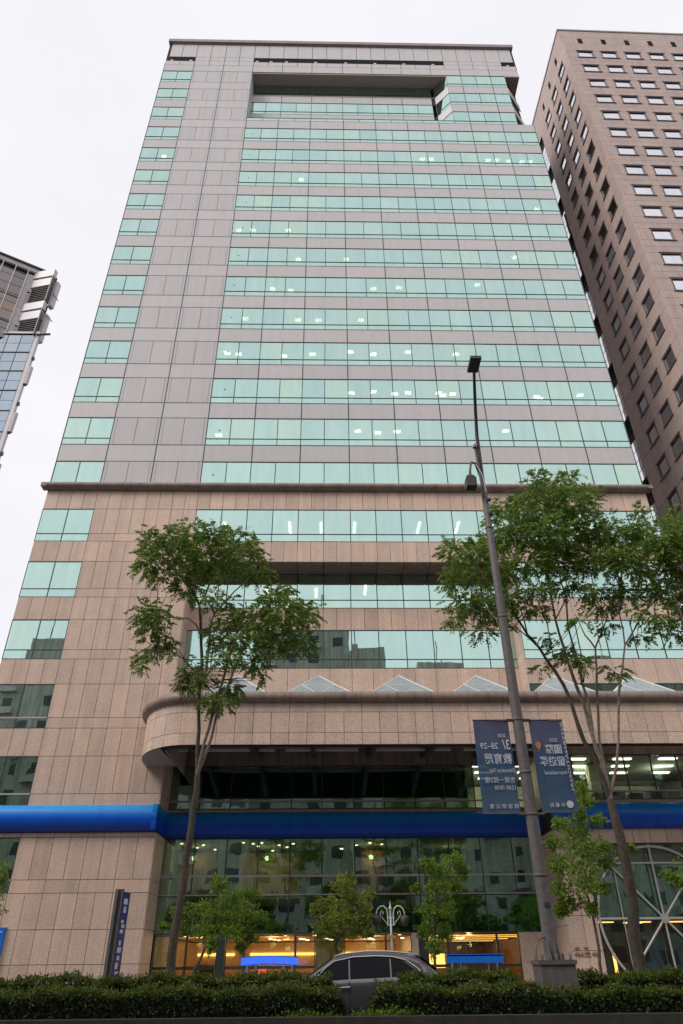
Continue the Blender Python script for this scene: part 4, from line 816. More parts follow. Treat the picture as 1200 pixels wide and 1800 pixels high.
body = MB()
def bbox(b, u0, u1, v0, v1, z0, z1):
    p = [bw(u0, v0, 0), bw(u1, v0, 0), bw(u1, v1, 0), bw(u0, v1, 0)]; b.prism([(q.x, q.y) for q in p], z0, z1)
bbox(body, .5, 26, .5, 26, 0, 99.6)
LB_ = NF*2.95+.9
for j in range(NJ):
    z0, z1 = zc(j)+BH/2, zc(j-1)-BH/2 if j else 99.9
    bbox(body, .06, 26, .06, .5, z0, z1); bbox(body, .06, .5, .5, 26, z0, z1)
    for i in range(NF+1):
        ua = .06 if i == 0 else 2.35+2.95*(i-1)+BW/2; ub = 2.35+2.95*i-BW/2
        bbox(body, ua, ub, .06, .5, zc(j)-BH/2, z0)
    vv = [.06]+[v for c in (2.05, 4.85, 7.65) for v in (c-SW/2, c+SW/2)]+[10.4]
    for a, b in zip(vv[0::2], vv[1::2]): bbox(body, .06, .5, a, b, zc(j)-BH/2, z0)
body.build('wall', 'joint', bt)
for j in range(NJ):
    zt, zb = zc(j)+BH/2, zc(j)-BH/2
    below = zc(j+1)+BH/2
    # front: piers beside the windows, two-piece spandrel course
    for i in range(NF+1):
        ua = 0.0 if i == 0 else 2.35+2.95*(i-1)+BW/2; ub = 2.35+2.95*i-BW/2
        if i == 0: bpiece('cladding_panel', ua+.01, ua+.74, zb+.01, zt-.01); bpiece('cladding_panel', ua+.76, ub-.01, zb+.01, zt-.01)
        else: bpiece('cladding_panel', ua+.01, ub-.01, zb+.01, zt-.01)
    for q in range(NF*2+1):
        u0 = -.0+ (q*1.475-.6 if q else 0.0); u1 = (q+1)*1.475-.6
        mid = (zb+below)/2
        for (a, b) in ((mid+.01, zb-.01), (below+.01, mid-.01)): bpiece('cladding_panel', u0+.01, u1-.01, a, b)
    vv = [0.0]+[v for c in (2.05, 4.85, 7.65) for v in (c-SW/2, c+SW/2)]+[10.4]
    for a, b in zip(vv[0::2], vv[1::2]): bpiece('side_cladding_panel', a+.01, b-.01, zb+.01, zt-.01, side=True)
    for q in range(4): bpiece('side_cladding_panel', 2.6*q+.01, 2.6*q+2.59, below+.01, zb-.01, side=True)
for q in range(NF*2+1):
    u0 = 0.0 if q == 0 else q*1.475-.6; u1 = (q+1)*1.475-.6
    for (a, b) in ((94.42, 96.2), (96.22, 98.0), (98.02, 99.7)): bpiece('cladding_panel', u0+.01, u1-.01, a, b)
for q in range(9):
    for (a, b) in ((94.42, 96.2), (96.22, 98.0), (98.02, 99.7)): bpiece('side_cladding_panel', 2.6*q+.01, 2.6*q+2.59, a, b, side=True)
for q in range(NF): bbox_ = MB(); bbox(bbox_, 2.05+2.95*q, 2.6+2.95*q, -.03, 0.0, 96.4, 97.6); bbox_.build('vent_slot', 'black', bt)
for v in (2.4, 5.2, 7.9, 11.8, 14.6): bb = MB(); bbox(bb, -.03, 0, v-.25, v+.25, 96.3, 97.5); bb.build('vent_slot', 'black', bt)
cpng = MB(); bbox(cpng, -.08, 26, -.08, 26, 99.7, 100.0); cpng.build('capping', 'crown_dark', bt)
# windows: frame, pane, projecting sill
def local_box(b, x0, x1, y0, y1, z0, z1): b.box(x0, x1, y0, y1, z0, z1)
fb = MB()
for (a, b, c, d) in ((-BW/2, -BW/2+.09, -BH/2, BH/2), (BW/2-.09, BW/2, -BH/2, BH/2), (-BW/2+.09, BW/2-.09, BH/2-.09, BH/2), (-BW/2+.09, BW/2-.09, -BH/2, -BH/2+.09)): fb.box(a, b, -.03, .20, c, d)
fb_me = bpy.data.meshes.new('small_window_frame'); fb_me.from_pydata(fb.v, [], fb.f); fb_me.materials.append(MAT['brown_frame'])
sb = MB().box(-BW/2-.12, BW/2+.12, -.09, .02, -BH/2-.12, -BH/2-.02)
sh_ = MB().box(-BW/2-.12, BW/2+.12, -.06, .02, BH/2+.02, BH/2+.10)
sh_me = bpy.data.meshes.new('small_window_head'); sh_me.from_pydata(sh_.v, [], sh_.f); sh_me.materials.append(MAT['brown_frame'])
sb_me = bpy.data.meshes.new('small_window_sill'); sb_me.from_pydata(sb.v, [], sb.f); sb_me.materials.append(MAT['brown_frame'])
def slim(me, name):
    m2 = me.copy(); m2.name = name
    for v in m2.vertices: v.co.x *= SW/BW
    return m2
fb_s, sb_s, sh_s = slim(fb_me, 'side_window_frame'), slim(sb_me, 'side_window_sill'), slim(sh_me, 'side_window_head')
def bwindow(u, j, side):
    p = bw(0 if side else u, u if side else 0, zc(j)); ang = BA-math.pi/2 if side else BA
    o = link(bpy.data.objects.new('window', fb_s if side else fb_me), bt, p); o.rotation_euler = (0, 0, ang)
    for n2_, m2_ in (('window_sill', sb_s if side else sb_me), ('window_head', sh_s if side else sh_me)): s_ = bpy.data.objects.new(n2_, m2_); COL.objects.link(s_); s_.parent = o
    g = bpy.data.objects.new('pane', unitbox((SW if side else BW)-.18, .012, BH-.18, 'glass_white')); COL.objects.link(g); g.parent = o; g.location = (0, .09, 0)
    g.rotation_euler = (random.gauss(0, .004), 0, random.gauss(0, .006))
for j in range(17):
    for i in range(6): bwindow(2.35+2.95*i, j, False)
for j in range(20):
    for v in (2.05, 4.85, 7.65): bwindow(v, j, True)
# tall service openings with white boards, every two storeys
vp = MB()
for j in range(12):
    zt = 94.6-7.106*j-.05
    if zt < 20: break
    b = MB(); bbox(b, .20, .24, 10.42, 15.6, zt-7.1+.15, zt); b.build('service_recess', 'black', bt)
    for (a, c) in ((10.4, 10.42), (15.5, 26)): b = MB(); bbox(b, 0, .3, a, c, zt-7.1, zt); b.build('service_pier', 'brown_stone', bt)
    for q in range(4):
        b = MB(); bbox(b, -.03, .04, 10.42, 15.5, zt-6.95+1.07*q, zt-6.95+1.07*q+1.0); b.build('white_board', 'glass_white', bt)
flush()
# thin aerial sticking out over the gap
aer = thing('roof_aerial', (42.6, 6, 76.6), 'thin aerial rod sticking out in the gap between the two towers', 'aerial')
MB().tube([(47.5, 10.5, 84.0), (44.6, 10.2, 84.1)], .05, 6).build('rod', 'steel_dark', aer)

# ------------------------------------------------------------------ tower at the left edge
lt = thing('glass_tower', (-30, 36, 0), 'pale tower at the left edge, blue glass below and brown glass on top', 'office tower')
LX = -21.8; zr = 76.3
MB().prism([(-60, 30.12), (LX-.05, 30.12), (LX-.9, 31.0), (LX-18, 50), (-60, 50)], 0, zr-.1).build('wall', 'left_panel', lt)
F_ = 3.56
for j in range(14):
    for i in range(6):
        for h_ in range(2):
            x1 = LX-.55-1.85*i; zz0 = zr-F_*j-F_*(h_+1)/2
            piece(lt, 'curtain_pane', x1-1.82, x1, 30.0, 30.03, zz0+.03, zz0+F_/2-.03, 'glass_blue')
fm = MB()
for j in range(15): fm.box(-60, LX-.5, 29.90, 30.1, zr-F_*j-.07, zr-F_*j+.05)
for i in range(7): fm.box(LX-.55-1.85*i-.0, LX-.55-1.85*i+.04, 29.93, 30.1, zr-F_*14, zr)
fm.build('mullion_grid', 'mullion', lt)
MB().box(-60, LX+.1, 29.8, 30.6, zr, zr+.35).build('parapet', 'left_panel', lt)
MB().box(LX-.5, LX, 29.95, 30.5, zr-60, zr).build('corner_pier', 'left_panel', lt)
for j in range(4):
    zt = zr-5.8-8.3*j
    MB().prism([(LX-.1, 29.95), (LX+.35, 30.0), (LX+.5, 30.35), (LX-.1, 30.6)], zt-3.6, zt-.4).build('plant_box', 'left_panel', lt)
    MB().prism([(LX-.1, 30.0), (LX+.28, 30.05), (LX+.4, 30.33), (LX-.1, 30.5)], zt-3.75, zt-3.61).build('plant_box_base', 'steel_dark', lt)
    MB().box(LX-.1, LX+.25, 30.1, 30.4, zt+1.0, zt+1.5).build('light_box', 'steel_dark', lt)
# upper block: slanting brown curtain wall and the wing with balconies
A0 = Vector((-42.0, 21.3)); A1 = Vector((-25.6, 30.6)); B1 = Vector((-22.35, 29.9))
top = 91.0
def seg_point(a, b, t): return a.lerp(b, t)
d = (A1-A0).normalized(); nn = Vector((d.y, -d.x)); ang = math.atan2(d.y, d.x); Ltot = (A1-A0).length
def wallbox(name, mat, s0, s1, o0, o1, z0, z1, base=A0, dd=None, par=lt):
    dd = dd or d; n2 = Vector((dd.y, -dd.x))
    p = [base+dd*s0+n2*o0, base+dd*s1+n2*o0, base+dd*s1+n2*o1, base+dd*s0+n2*o1]
    return MB().prism([(q.x, q.y) for q in p], z0, z1).build(name, mat, par)
wallbox('upper_wall', 'left_glass', 0, Ltot, -8, -.06, zr, top-.5)
for i in range(9):
    s1 = Ltot-1.2-1.75*i; s0 = s1-1.7
    for j in range(8):
        z1 = top-1.25-1.78*j
        c = A0+d*((s0+s1)/2); PIECES.setdefault((lt.name, 'brown_pane'), []).append((1.0/(j+1), lt, s1-s0, .04, 1.70, Vector((c.x, c.y, z1-.87)), 'left_glass', ang))
    wallbox('white_fin', 'white_paint', s1, s1+.09, 0, .5, zr+.3, top-1.1)
for z in (89.3, 84.0, 78.8): wallbox('shadow_band', 'steel_dark', 0, Ltot-1.2, .0, .05, z-.18, z+.12)
wallbox('roof_edge', 'steel_dark', 0, Ltot+1.8, -.5, .75, top-.25, top); wallbox('roof_fascia', 'left_panel', 0, Ltot+1.2, -.5, .45, top-1.05, top-.27); wallbox('roof_gap', 'black', 0, Ltot, -.2, .1, top-1.5, top-1.06)
for j in range(8):
    wdt = 1.15 if j in (0, 1, 4, 5) else .75
    wallbox('corner_panel', 'left_panel', Ltot-1.15, Ltot-1.15+wdt, .0, .10, top-1.5-1.82*(j+1)+.04, top-1.5-1.82*j)
dB = (B1-A1).normalized(); LB2 = (B1-A1).length
wallbox('wing_core', 'black', 0, LB2-.2, -.9, -.5, zr, top-1.6, A1, dB)
for f in range(2):
    z = top-.8-7.2*f
    for (a, b, o, m_) in ((0, 1.55, .35, 'left_panel'), (1.55, 1.85, .05, 'steel_dark'), (1.85, 3.5, .25, 'left_panel')):
        wallbox('balcony_panel' if m_ != 'steel_dark' else 'shadow_gap', m_, 0, LB2*(1.0), -.4, o, z-b, z-a-.02, A1, dB)
    for q in range(7): wallbox('louvre_blade', 'steel', .1, LB2-.2, -.35, .05, z-3.8-.42*q-.07, z-3.8-.42*q, A1, dB)
    wallbox('balcony_frame', 'steel_dark', LB2-.16, LB2, -.4, .30, z-7.0, z-1.6, A1, dB)
    wallbox('rear_pier', 'left_panel', LB2-.1, LB2+.5, -1.3, -.5, z-7.4, z-2.1, A1, dB)
for (zz_, dx, dz) in ((85.2, 1.0, -1.4), (80.5, 1.1, -1.2)): MB().tube([(-21.9, 30.3, zz_), (-21.9+dx, 30.3, zz_+dz)], .07, 6).build('davit_arm', 'steel_dark', lt)
MB().tube([(LX-.2, 29.8, zr-.25), (LX+1.6, 29.8, zr-.15)], .16, 8).build('davit_arm', 'steel_dark', lt)
flush()

# ------------------------------------------------------------------ buildings across the road, behind the camera (seen in the glass; the last is added for shade)
def opposite(x0, x1, y, h, label, mat='opp_wall', hat=None):
    b = thing('apartment_block', ((x0+x1)/2, y, 0), label, 'apartment block')
    MB().box(x0, x1, y-14, y, 0, h).build('wall', mat, b)
    wmb = MB(); bal = MB(); n = int((x1-x0)/3.0)
    for k in range(int(h/3.2)-0):
        for i in range(n):
            x = x0+(x1-x0)*(i+.5)/n
            if (i*7+k*3) % 5 == 0: continue
            wmb.box(x-.8, x+.8, y, y+.05, 1.2+3.2*k, 2.7+3.2*k)
            if (i+k//2) % 3 == 0: bal.box(x-1.2, x+1.2, y, y+.8, .3+3.2*k, 1.2+3.2*k)
    tag(wmb.build('window', 'opp_glass', b), kind='stuff'); tag(bal.build('balcony', 'left_panel', b), kind='stuff')
    if hat:
        hx0, hx1, hh = hat; MB().box(hx0, hx1, y-10, y-2, h, h+hh).build('roof_room', mat, b)
        MB().tube([((hx0+hx1)/2, y-3, h+hh), ((hx0+hx1)/2, y-3, h+hh+4)], .08, 6).build('aerial', 'steel_dark', b)
    return b
opposite(-42, 8, -62, 40.5, 'grey apartment block across the road, mirrored in the left window columns', hat=(-27.5, -22, 4.3))
opposite(8, 22.4, -66, 49, 'tallest grey apartment block across the road, mirrored left of centre', hat=(17, 19.5, 3))
opposite(22.4, 28.4, -64.5, 44.6, 'narrow grey block across the road, mirrored at the centre of the recess', hat=(23, 24, 1.5))
opposite(28.4, 48, -65, 40.5, 'low grey block with a domed roof hut, mirrored right of centre', hat=(34, 41, 2.6))
opposite(48, 90, -62, 38, 'long grey apartment block across the road, mirrored in the right windows', hat=(60, 66, 4))
opposite(-140, -45, -66, 86, 'very tall grey block added out of view to the left, shading the lower facade')  # invented block, throws soft shade over the lower storeys

# ------------------------------------------------------------------ foliage
def leaves_mesh(name, centres, axes, mat, size=(.034, .014), parent=None, fold=.25):
    """one mesh of small folded leaf blades: centres Nx3, axes = tip direction Nx3"""
    n = len(centres); c = np.asarray(centres); a = np.asarray(axes); a = a/np.linalg.norm(a, axis=1)[:, None]
    r = RNG.normal(size=(n, 3)); b = np.cross(a, r); b /= np.linalg.norm(b, axis=1)[:, None]+1e-9
    nn_ = np.cross(a, b); s = RNG.uniform(.7, 1.3, (n, 1)); L_ = size[0]*s; W_ = size[1]*s
    p0 = c-a*L_; p1 = c+b*W_+nn_*W_*fold; p2 = c+a*L_; p3 = c-b*W_+nn_*W_*fold
    V = np.stack([p0, p1, p2, p3], 1).reshape(-1, 3)
    me = bpy.data.meshes.new(name); o0 = V.mean(0); V = V-o0
    me.vertices.add(len(V)); me.vertices.foreach_set('co', V.astype(np.float32).ravel())
    idx = (np.arange(n)[:, None]*4+np.array([0, 1, 2, 0, 2, 3])[None, :]).ravel()
    me.loops.add(len(idx)); me.loops.foreach_set('vertex_index', idx.astype(np.int32))
    me.polygons.add(n*2); me.polygons.foreach_set('loop_start', (np.arange(n*2)*3).astype(np.int32)); me.polygons.foreach_set('loop_total', np.full(n*2, 3, np.int32))
    me.materials.append(MAT[mat]); me.update(); me.validate()
    return link(bpy.data.objects.new(name, me), parent, Vector(o0))
def spray_points(clusters, density, pinn=7, step=.042, droop=-.35, shell=.35, hole=.0):
    """compound leaves: short drooping stalks carrying paired leaflets, spread through ellipsoids"""
    C_, A_ = [], []
    for (x, y, z, rx, rz) in clusters:
        n = max(6, int(density*(rx*rz)**.5*(rx+rz)*6))
        u = RNG.normal(size=(n, 3)); u /= np.linalg.norm(u, axis=1)[:, None]; rad = RNG.uniform(0, 1, (n, 1))**shell
        jag = 1+.32*np.sin(u[:, :1]*5+x*3)+.2*np.sin(u[:, 2:]*7+y*5)
        ry = (rx+rz)/2*1.05
        p = u*rad*jag*np.array([rx, ry, rz])+np.array([x, y, z])
        d_ = u*np.array([1, 1, .5])+RNG.normal(size=(n, 3))*.55; d_[:, 2] += droop; d_ /= np.linalg.norm(d_, axis=1)[:, None]
        side = np.cross(d_, np.array([0, 0, 1.0])); side /= np.linalg.norm(side, axis=1)[:, None]+1e-9
        for q in range(pinn):
            t = (q+1)*step; cen = p+d_*t; cen[:, 2] -= .8*t*t
            for s_ in (-1, 1):
                if q == pinn-1 and s_ == 1: continue
                C_.append(cen+side*s_*.03); A_.append(side*s_+d_*.6+RNG.normal(size=(n, 3))*.35+np.array([0, 0, -.25]))
    return np.concatenate(C_), np.concatenate(A_)
def limbs(name_first, paths, parent, mat0, mat1):
    for i, P in enumerate(paths):
        pts = [Vector(p[:3]) for p in P]; rad = [p[3] for p in P]
        # resample with gentle wobble
        q, rr_ = [pts[0]], [rad[0]]
        for a, b, ra, rb in zip(pts[:-1], pts[1:], rad[:-1], rad[1:]):
            for t in (.5, 1):
                w_ = a.lerp(b, t); 
                if t < 1: w_ += Vector((random.gauss(0, 1), random.gauss(0, 1), 0))*(b-a).length*.022
                q.append(w_); rr_.append((ra+(rb-ra)*t)*(1+random.uniform(-.05, .07)))
        MB().tube(q, rr_, 9 if rad[0] > .03 else 6).build('trunk' if i == 0 else 'branch', mat0 if i < 2 else mat1, parent)
def twigs(clusters, limbs_, parent, mat, per=3):
    """fine twigs from the nearest limb point out into each leaf clump"""
    mb = MB(); dense = []
    for L_ in (limbs_[1:] or limbs_):
        for a, b in zip(L_[:-1], L_[1:]):
            for t in np.linspace(0, 1, 5): dense.append([a[i]+(b[i]-a[i])*t for i in range(3)])
    pts = np.array(dense)
    for (x, y, z, rx, rz) in clusters:
        c = np.array([x, y, z]); dist = np.linalg.norm(pts-c-np.array([0, 0, -.3]), axis=1); k = pts[dist.argmin()]
        for q in range(per):
            e = c+RNG.normal(size=3)*np.array([rx, (rx+rz)/2, rz])*.55
            m_ = (k+e)/2+RNG.normal(size=3)*.08+np.array([0, 0, -.05]); m2 = k*.35+m_*.65
            mb.tube([tuple(k), tuple(m2), tuple(m_), tuple(e)], [.014, .011, .008, .004], 4, smooth=False)
    return tag(mb.build('twigs', mat, parent), kind='stuff')
def big_tree(loc, label, crown, limb, name='roadside_tree', density=34, bloom=0):
    t = thing(name, loc, label, 'tree')
    limbs('trunk', limb, t, 'bark', 'bark_pale'); twigs(crown, limb, t, 'bark', 3)
    c, a = spray_points(crown, density, pinn=7)
    leaves_mesh('foliage', c, a, 'leaf_big', (.052, .023), t)
    if bloom:
        top = sorted(crown, key=lambda q: -q[2])[:bloom]
        c, a = spray_points([(x, y, z+rz*.7, rx*.8, rz*.5) for (x, y, z, rx, rz) in top], density*.4, pinn=5, droop=.3)
        leaves_mesh('blossom', c, a, 'leaf_bloom', (.026, .010), t)
    return t
big_tree((15.6, -21, .5), 'slender multi-stemmed tree left of centre with an airy layered crown', LEFT_CROWN, LEFT_LIMBS, density=44, bloom=5)
big_tree((25.7, -21, .5), 'large tree right of the lamp post, five thin stems fanning into a wide crown', RIGHT_CROWN, RIGHT_LIMBS, density=46, bloom=9)
big_tree((30.3, -21.5, .5), 'tree at the right edge of the photo, only its crown reaching in', EDGE_CROWN, EDGE_LIMBS, density=46)
SL = ['bright green young tree behind the slender tree, left of the lit blue awning', 'yellow-green young tree behind the roof of the grey car', 'bright green young tree right of the twin-armed lamp',
      'tall bright green young tree between lamp post and ring window', 'young tree at the right edge, one leafy branch across the ring window', 'young tree at the left edge, a tuft of leaves reaching in']
for i, ((cl, lb), lab) in enumerate(zip(SMALL_TREES, SL)):
    b0 = lb[0][0]
    t = thing('young_tree', (b0[0], b0[1], .14), lab, 'tree', 'young trees along the pavement')
    lb = [[(b0[0]-.02, b0[1], .14, b0[3]*1.1)]+list(lb[0])]+list(lb[1:])
    limbs('trunk', lb, t, 'bark', 'bark'); twigs(cl, lb, t, 'bark', 2)
    C_, A_ = [], []
    for (x, y, z, rx, rz) in cl:
        n = int(2100*(rx*rz)+450)
        u = RNG.normal(size=(n, 3)); u /= np.linalg.norm(u, axis=1)[:, None]; rad = RNG.uniform(0, 1, (n, 1))**.4
        jag = 1+.3*np.sin(u[:, :1]*6+x*4)+.2*np.sin(u[:, 2:]*8+z*5)
        C_.append(u*rad*jag*np.array([rx, (rx+rz)/2*1.1, rz])*1.08+np.array([x, y, z])); A_.append(u+RNG.normal(size=(n, 3))*.8+np.array([0, 0, -.4]))
    leaves_mesh('foliage', np.concatenate(C_), np.concatenate(A_), 'leaf_small_yellow' if i == 1 else 'leaf_small', (.043, .028), t, fold=.35)

# street trees on the near pavement behind the camera: they show green in the ground-floor glass
def back_tree(x, y, h, r, label):
    t = thing('street_tree', (x, y, 0), label, 'tree', 'street trees behind the viewer')
    limb = [[(x, y, 0, .16), (x+.1, y, h*.35, .13), (x, y+.1, h*.55, .10)]]
    cl = []
    for q in range(12):
        a = q*2.4; rr2 = r*(.35+.5*((q*.618) % 1)); cxx, cyy, czz = x+rr2*math.cos(a), y+rr2*math.sin(a), h*(.5+.42*((q*.38) % 1))
        cl.append((cxx, cyy, czz, r*.42, r*.34)); limb.append([(x, y+.1, h*.5, .07), ((x+cxx)/2, (y+cyy)/2, (h*.5+czz)/2, .05), (cxx, cyy, czz, .02)])
    limbs('trunk', limb, t, 'bark', 'bark')
    C_, A_ = [], []
    for (px_, py_, pz_, rx, rz) in cl:
        n = 700; u = RNG.normal(size=(n, 3)); u /= np.linalg.norm(u, axis=1)[:, None]; rad = RNG.uniform(0, 1, (n, 1))**.4
        C_.append(u*rad*np.array([rx, rx, rz])*(1+.3*np.sin(u[:, :1]*6+px_))+np.array([px_, py_, pz_])); A_.append(RNG.normal(size=(n, 3)))
    leaves_mesh('foliage', np.concatenate(C_), np.concatenate(A_), 'leaf_far', (.13, .08), t)
for i, x in enumerate((-14, -5, 3.5, 11, 19.5, 27, 35, 44)):
    back_tree(x, -49+1.5*math.sin(i*2.1), 9.5+1.2*math.sin(i*1.7), 3.6, ['far left', 'second from left', 'third from left', 'fourth from left', 'fifth from left', 'third from right', 'second from right', 'far right'][i]+' of the street trees mirrored green in the ground floor glass')

# ------------------------------------------------------------------ hedges
def hedge(x0, x1, y0, y1, z0, z1, label, round_l=True, round_r=True, top=None):
    h = thing('clipped_hedge', ((x0+x1)/2, (y0+y1)/2, z0), label, 'hedge', 'clipped hedges in the planter')
    MB().box(x0+.10, x1-.10, y0+.12, y1-.12, z0, z1-.10).build('hedge_core', 'hedge_core', h)
    n = int((x1-x0)*2600)
    u = RNG.uniform(0, 1, (n, 3)); fsel = RNG.uniform(0, 1, n)
    x = x0+(x1-x0)*u[:, 0]; y = y0+(y1-y0)*u[:, 1]; z = z0+(z1-z0)*u[:, 2]
    dep = np.abs(RNG.normal(0, .05, n))
    m1 = fsel < .45; z[m1] = z1-dep[m1]
    m2 = (fsel >= .45) & (fsel < .82); y[m2] = y0+dep[m2]*1.6
    m3 = (fsel >= .82) & (fsel < .9); x[m3] = x0+dep[m3]; m4 = fsel >= .9; x[m4] = x1-dep[m4]
    bump = .035*np.sin(x*3.1+y)+.03*np.sin(x*7.3+1)+.02*np.sin(x*17)
    z = z+bump*(z-z0)/(z1-z0)
    # rounded shoulders
    ex = np.minimum(x-x0, x1-x); sh = np.clip(.30-ex, 0, .3); z = z-sh*sh*2.2*((z-z0)/(z1-z0))
    ey = np.clip(.10-(y-y0), 0, .1); z = z-ey*ey*4
    ax = RNG.normal(size=(n, 3))*.7; ax[:, 2] += .5; ax[:, 1] -= .3
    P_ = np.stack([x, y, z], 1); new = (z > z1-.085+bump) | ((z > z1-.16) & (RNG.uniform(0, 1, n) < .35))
    leaves_mesh('foliage', P_[new], ax[new], 'leaf_hedge', (.030, .015), h); leaves_mesh('old_shaded_foliage', P_[~new], ax[~new], 'leaf_hedge_old_shaded', (.032, .016), h)
    # young shoots standing up from the top
    m = int((x1-x0)*90); cx_ = RNG.uniform(x0+.05, x1-.05, m); cy_ = RNG.uniform(y0, y1, m); C_, A_ = [], []
    hh = RNG.uniform(.02, .10, m)
    for q in range(4):
        t = q/3
        C_.append(np.stack([cx_+RNG.normal(0, .012, m), cy_+RNG.normal(0, .012, m), z1+hh*t+.035*np.sin(cx_*3.1+cy_)+.03*np.sin(cx_*7.3+1)-.02], 1)); v_ = RNG.normal(size=(m, 3))*.6; v_[:, 2] += .9; A_.append(v_)
    leaves_mesh('shoots', np.concatenate(C_), np.concatenate(A_), 'leaf_hedge', (.028, .013), h)
    return h
hedge(-4, 19.22, -23.72, -22.75, .5, 1.10, 'long front hedge left of the car gap')
hedge(19.72, 23.15, -23.72, -22.75, .5, 1.10, 'front hedge between the car gap and the lamp post base')
hedge(23.1, 34, -23.78, -23.2, .5, 1.03, 'front hedge running right from the lamp post base')
hedge(-4, 19.08, -22.25, -21.55, .5, 1.27, 'rear hedge left of the car, darker and taller than the front one')
hedge(20.25, 22.8, -22.25, -21.55, .5, 1.28, 'rear hedge hiding the tail of the grey car')
hedge(23.9, 36, -22.25, -21.55, .5, 1.25, 'rear hedge right of the lamp post, below the ring window')
# low tufts at the ends of the gap
for (x, z, lab) in ((18.6, .66, 'low tuft of ground cover at the left end of the car gap'), (19.95, .70, 'low tuft of ground cover at the right end of the car gap')):
    t = thing('ground_cover_tuft', (x, -23.68, .52), lab, 'plant', 'tufts beside the car gap')
    n = 1500; p = RNG.normal(size=(n, 3))*np.array([.26, .06, .05])+np.array([x, -23.72, z]); p[:, 2] = np.maximum(p[:, 2], .56)
    leaves_mesh('foliage', p, RNG.normal(size=(n, 3))+np.array([0, 0, .6]), 'leaf_small', (.025, .013), t)

# ------------------------------------------------------------------ tall lamp post
lp = thing('street_lamp_post', (23.23, -23.0, .5), 'tall grey steel lamp post with curved top arm and square base box in the planter', 'lamp post')
PX, PY = 23.23, -23.0
MB().lathe((PX, PY, 0), [(1.4, .15), (1.45, .142), (2.2, .136), (4.1, .128), (6.0, .12), (9.0, .105), (12.6, .08), (12.65, .06)], 24).build('pole', 'steel', lp)
for z, r_ in ((2.9, .134), (4.05, .129), (4.9, .125), (6.05, .121), (8.6, .108), (11.2, .09)): MB().lathe((PX, PY, z), [(0, r_), (.008, r_+.012), (.05, r_+.012), (.058, r_)], 24).build('pole_band', 'steel', lp)
b = MB(); b.prism([(PX-.33, PY-.30), (PX+.33, PY-.30), (PX+.33, PY+.30), (PX-.33, PY+.30)], .5, 1.42); b.box(PX-.36, PX+.36, PY-.33, PY+.33, 1.42, 1.49); base = b.build('base_box', 'steel', lp)
MB().box(PX-.17, PX+.20, PY-.318, PY-.301, .72, 1.22).build('access_door', 'steel', base)
MB().box(PX-.03, PX+.03, PY-.33, PY-.319, 1.05, 1.09).build('lock', 'steel_dark', base)
MB().box(PX-.05, PX+.07, PY-.15, PY-.125, 2.37, 2.45).build('number_plate', 'steel_dark', lp)
for dx, dy in ((-.27, -.25), (.27, -.25), (0, -.27), (-.27, .25), (.27, .25)): MB().lathe((PX+dx, PY+dy, 1.49), [(0, .03), (.10, .03), (.11, .0)], 8).build('anchor_bolt', 'steel', lp)
for dx in (-.09, .02, .10):
    mb = MB(); mb.add([(PX+dx-.012, PY-.24, 1.49), (PX+dx+.012, PY-.24, 1.49), (PX+dx+.012, PY-.12, 1.49), (PX+dx-.012, PY-.12, 1.49), (PX+dx-.012, PY-.135, 1.78), (PX+dx+.012, PY-.135, 1.78)], [(0,1,5,4), (1,2,5), (0,4,3), (2,3,4,5), (0,3,2,1)]); mb.build('stiffener', 'steel', lp)
MB().tube([(PX-.38, PY-.28, 1.49), (PX-.37, PY-.26, 1.66), (PX-.28, PY-.2, 1.82), (PX-.13, PY-.06, 1.86)], .018, 6).build('cable_conduit', 'steel', lp)
# mast arm leaning toward the road and its lantern
arm = [(PX, PY, 12.3), (PX+.01, PY-.03, 13.4), (PX-.01, PY-.16, 14.3), (PX-.03, PY-.48, 15.0), (PX-.12, PY-1.05, 15.35), (PX-.22, PY-1.6, 15.45)]
MB().tube(arm, [.06, .056, .052, .048, .044, .04], 10).build('mast_arm', 'lamp_dark', lp)
hd = MB(); hx, hy, hz = PX-.26, PY-1.85, 15.43
hd.prism([(hx-.15, hy-.28), (hx+.15, hy-.28), (hx+.15, hy+.28), (hx-.15, hy+.28)], hz, hz+.10); hd.box(hx-.10, hx+.10, hy-.2, hy+.2, hz+.10, hz+.17)
head = hd.build('lantern', 'lamp_dark', lp); MB().box(hx-.12, hx+.12, hy-.24, hy+.1, hz-.012, hz-.001).build('lens', 'lamp_dark', head)
# second arm beside the pole with a cable loop and small downward lantern
MB().tube([(PX-.03, PY-.06, 12.2), (PX-.07, PY-.08, 13.3), (PX-.10, PY-.10, 14.0)], [.045, .04, .04], 8).build('side_mast', 'steel', lp)
MB().lathe((PX-.12, PY-.12, 13.98), [(-.10, .05), (-.05, .085), (.03, .085), (.08, .05), (.1, 0)], 10).build('camera_dome', 'white_paint', lp)
MB().tube([(PX-.06, PY-.06, 12.9), (PX-.16, PY-.10, 13.35), (PX-.28, PY-.14, 13.35), (PX-.36, PY-.18, 13.0), (PX-.38, PY-.18, 12.75)], .035, 8).build('gooseneck_arm', 'steel', lp)
b = MB().box(PX-.52, PX-.24, PY-.32, PY-.04, 12.42, 12.72).box(PX-.48, PX-.28, PY-.28, PY-.08, 12.72, 12.80); b.build('floodlight', 'lamp_dark', lp)
MB().tube([(PX-.15, PY-.12, 13.3), (PX-.02, PY-.16, 12.9), (PX+.02, PY-.16, 12.3)], .012, 5).build('cable', 'white_paint', lp)
for z in (12.05, 11.6): MB().box(PX+.03, PX+.13, PY-.14, PY-.06, z, z+.07).build('bracket', 'steel_dark', lp)

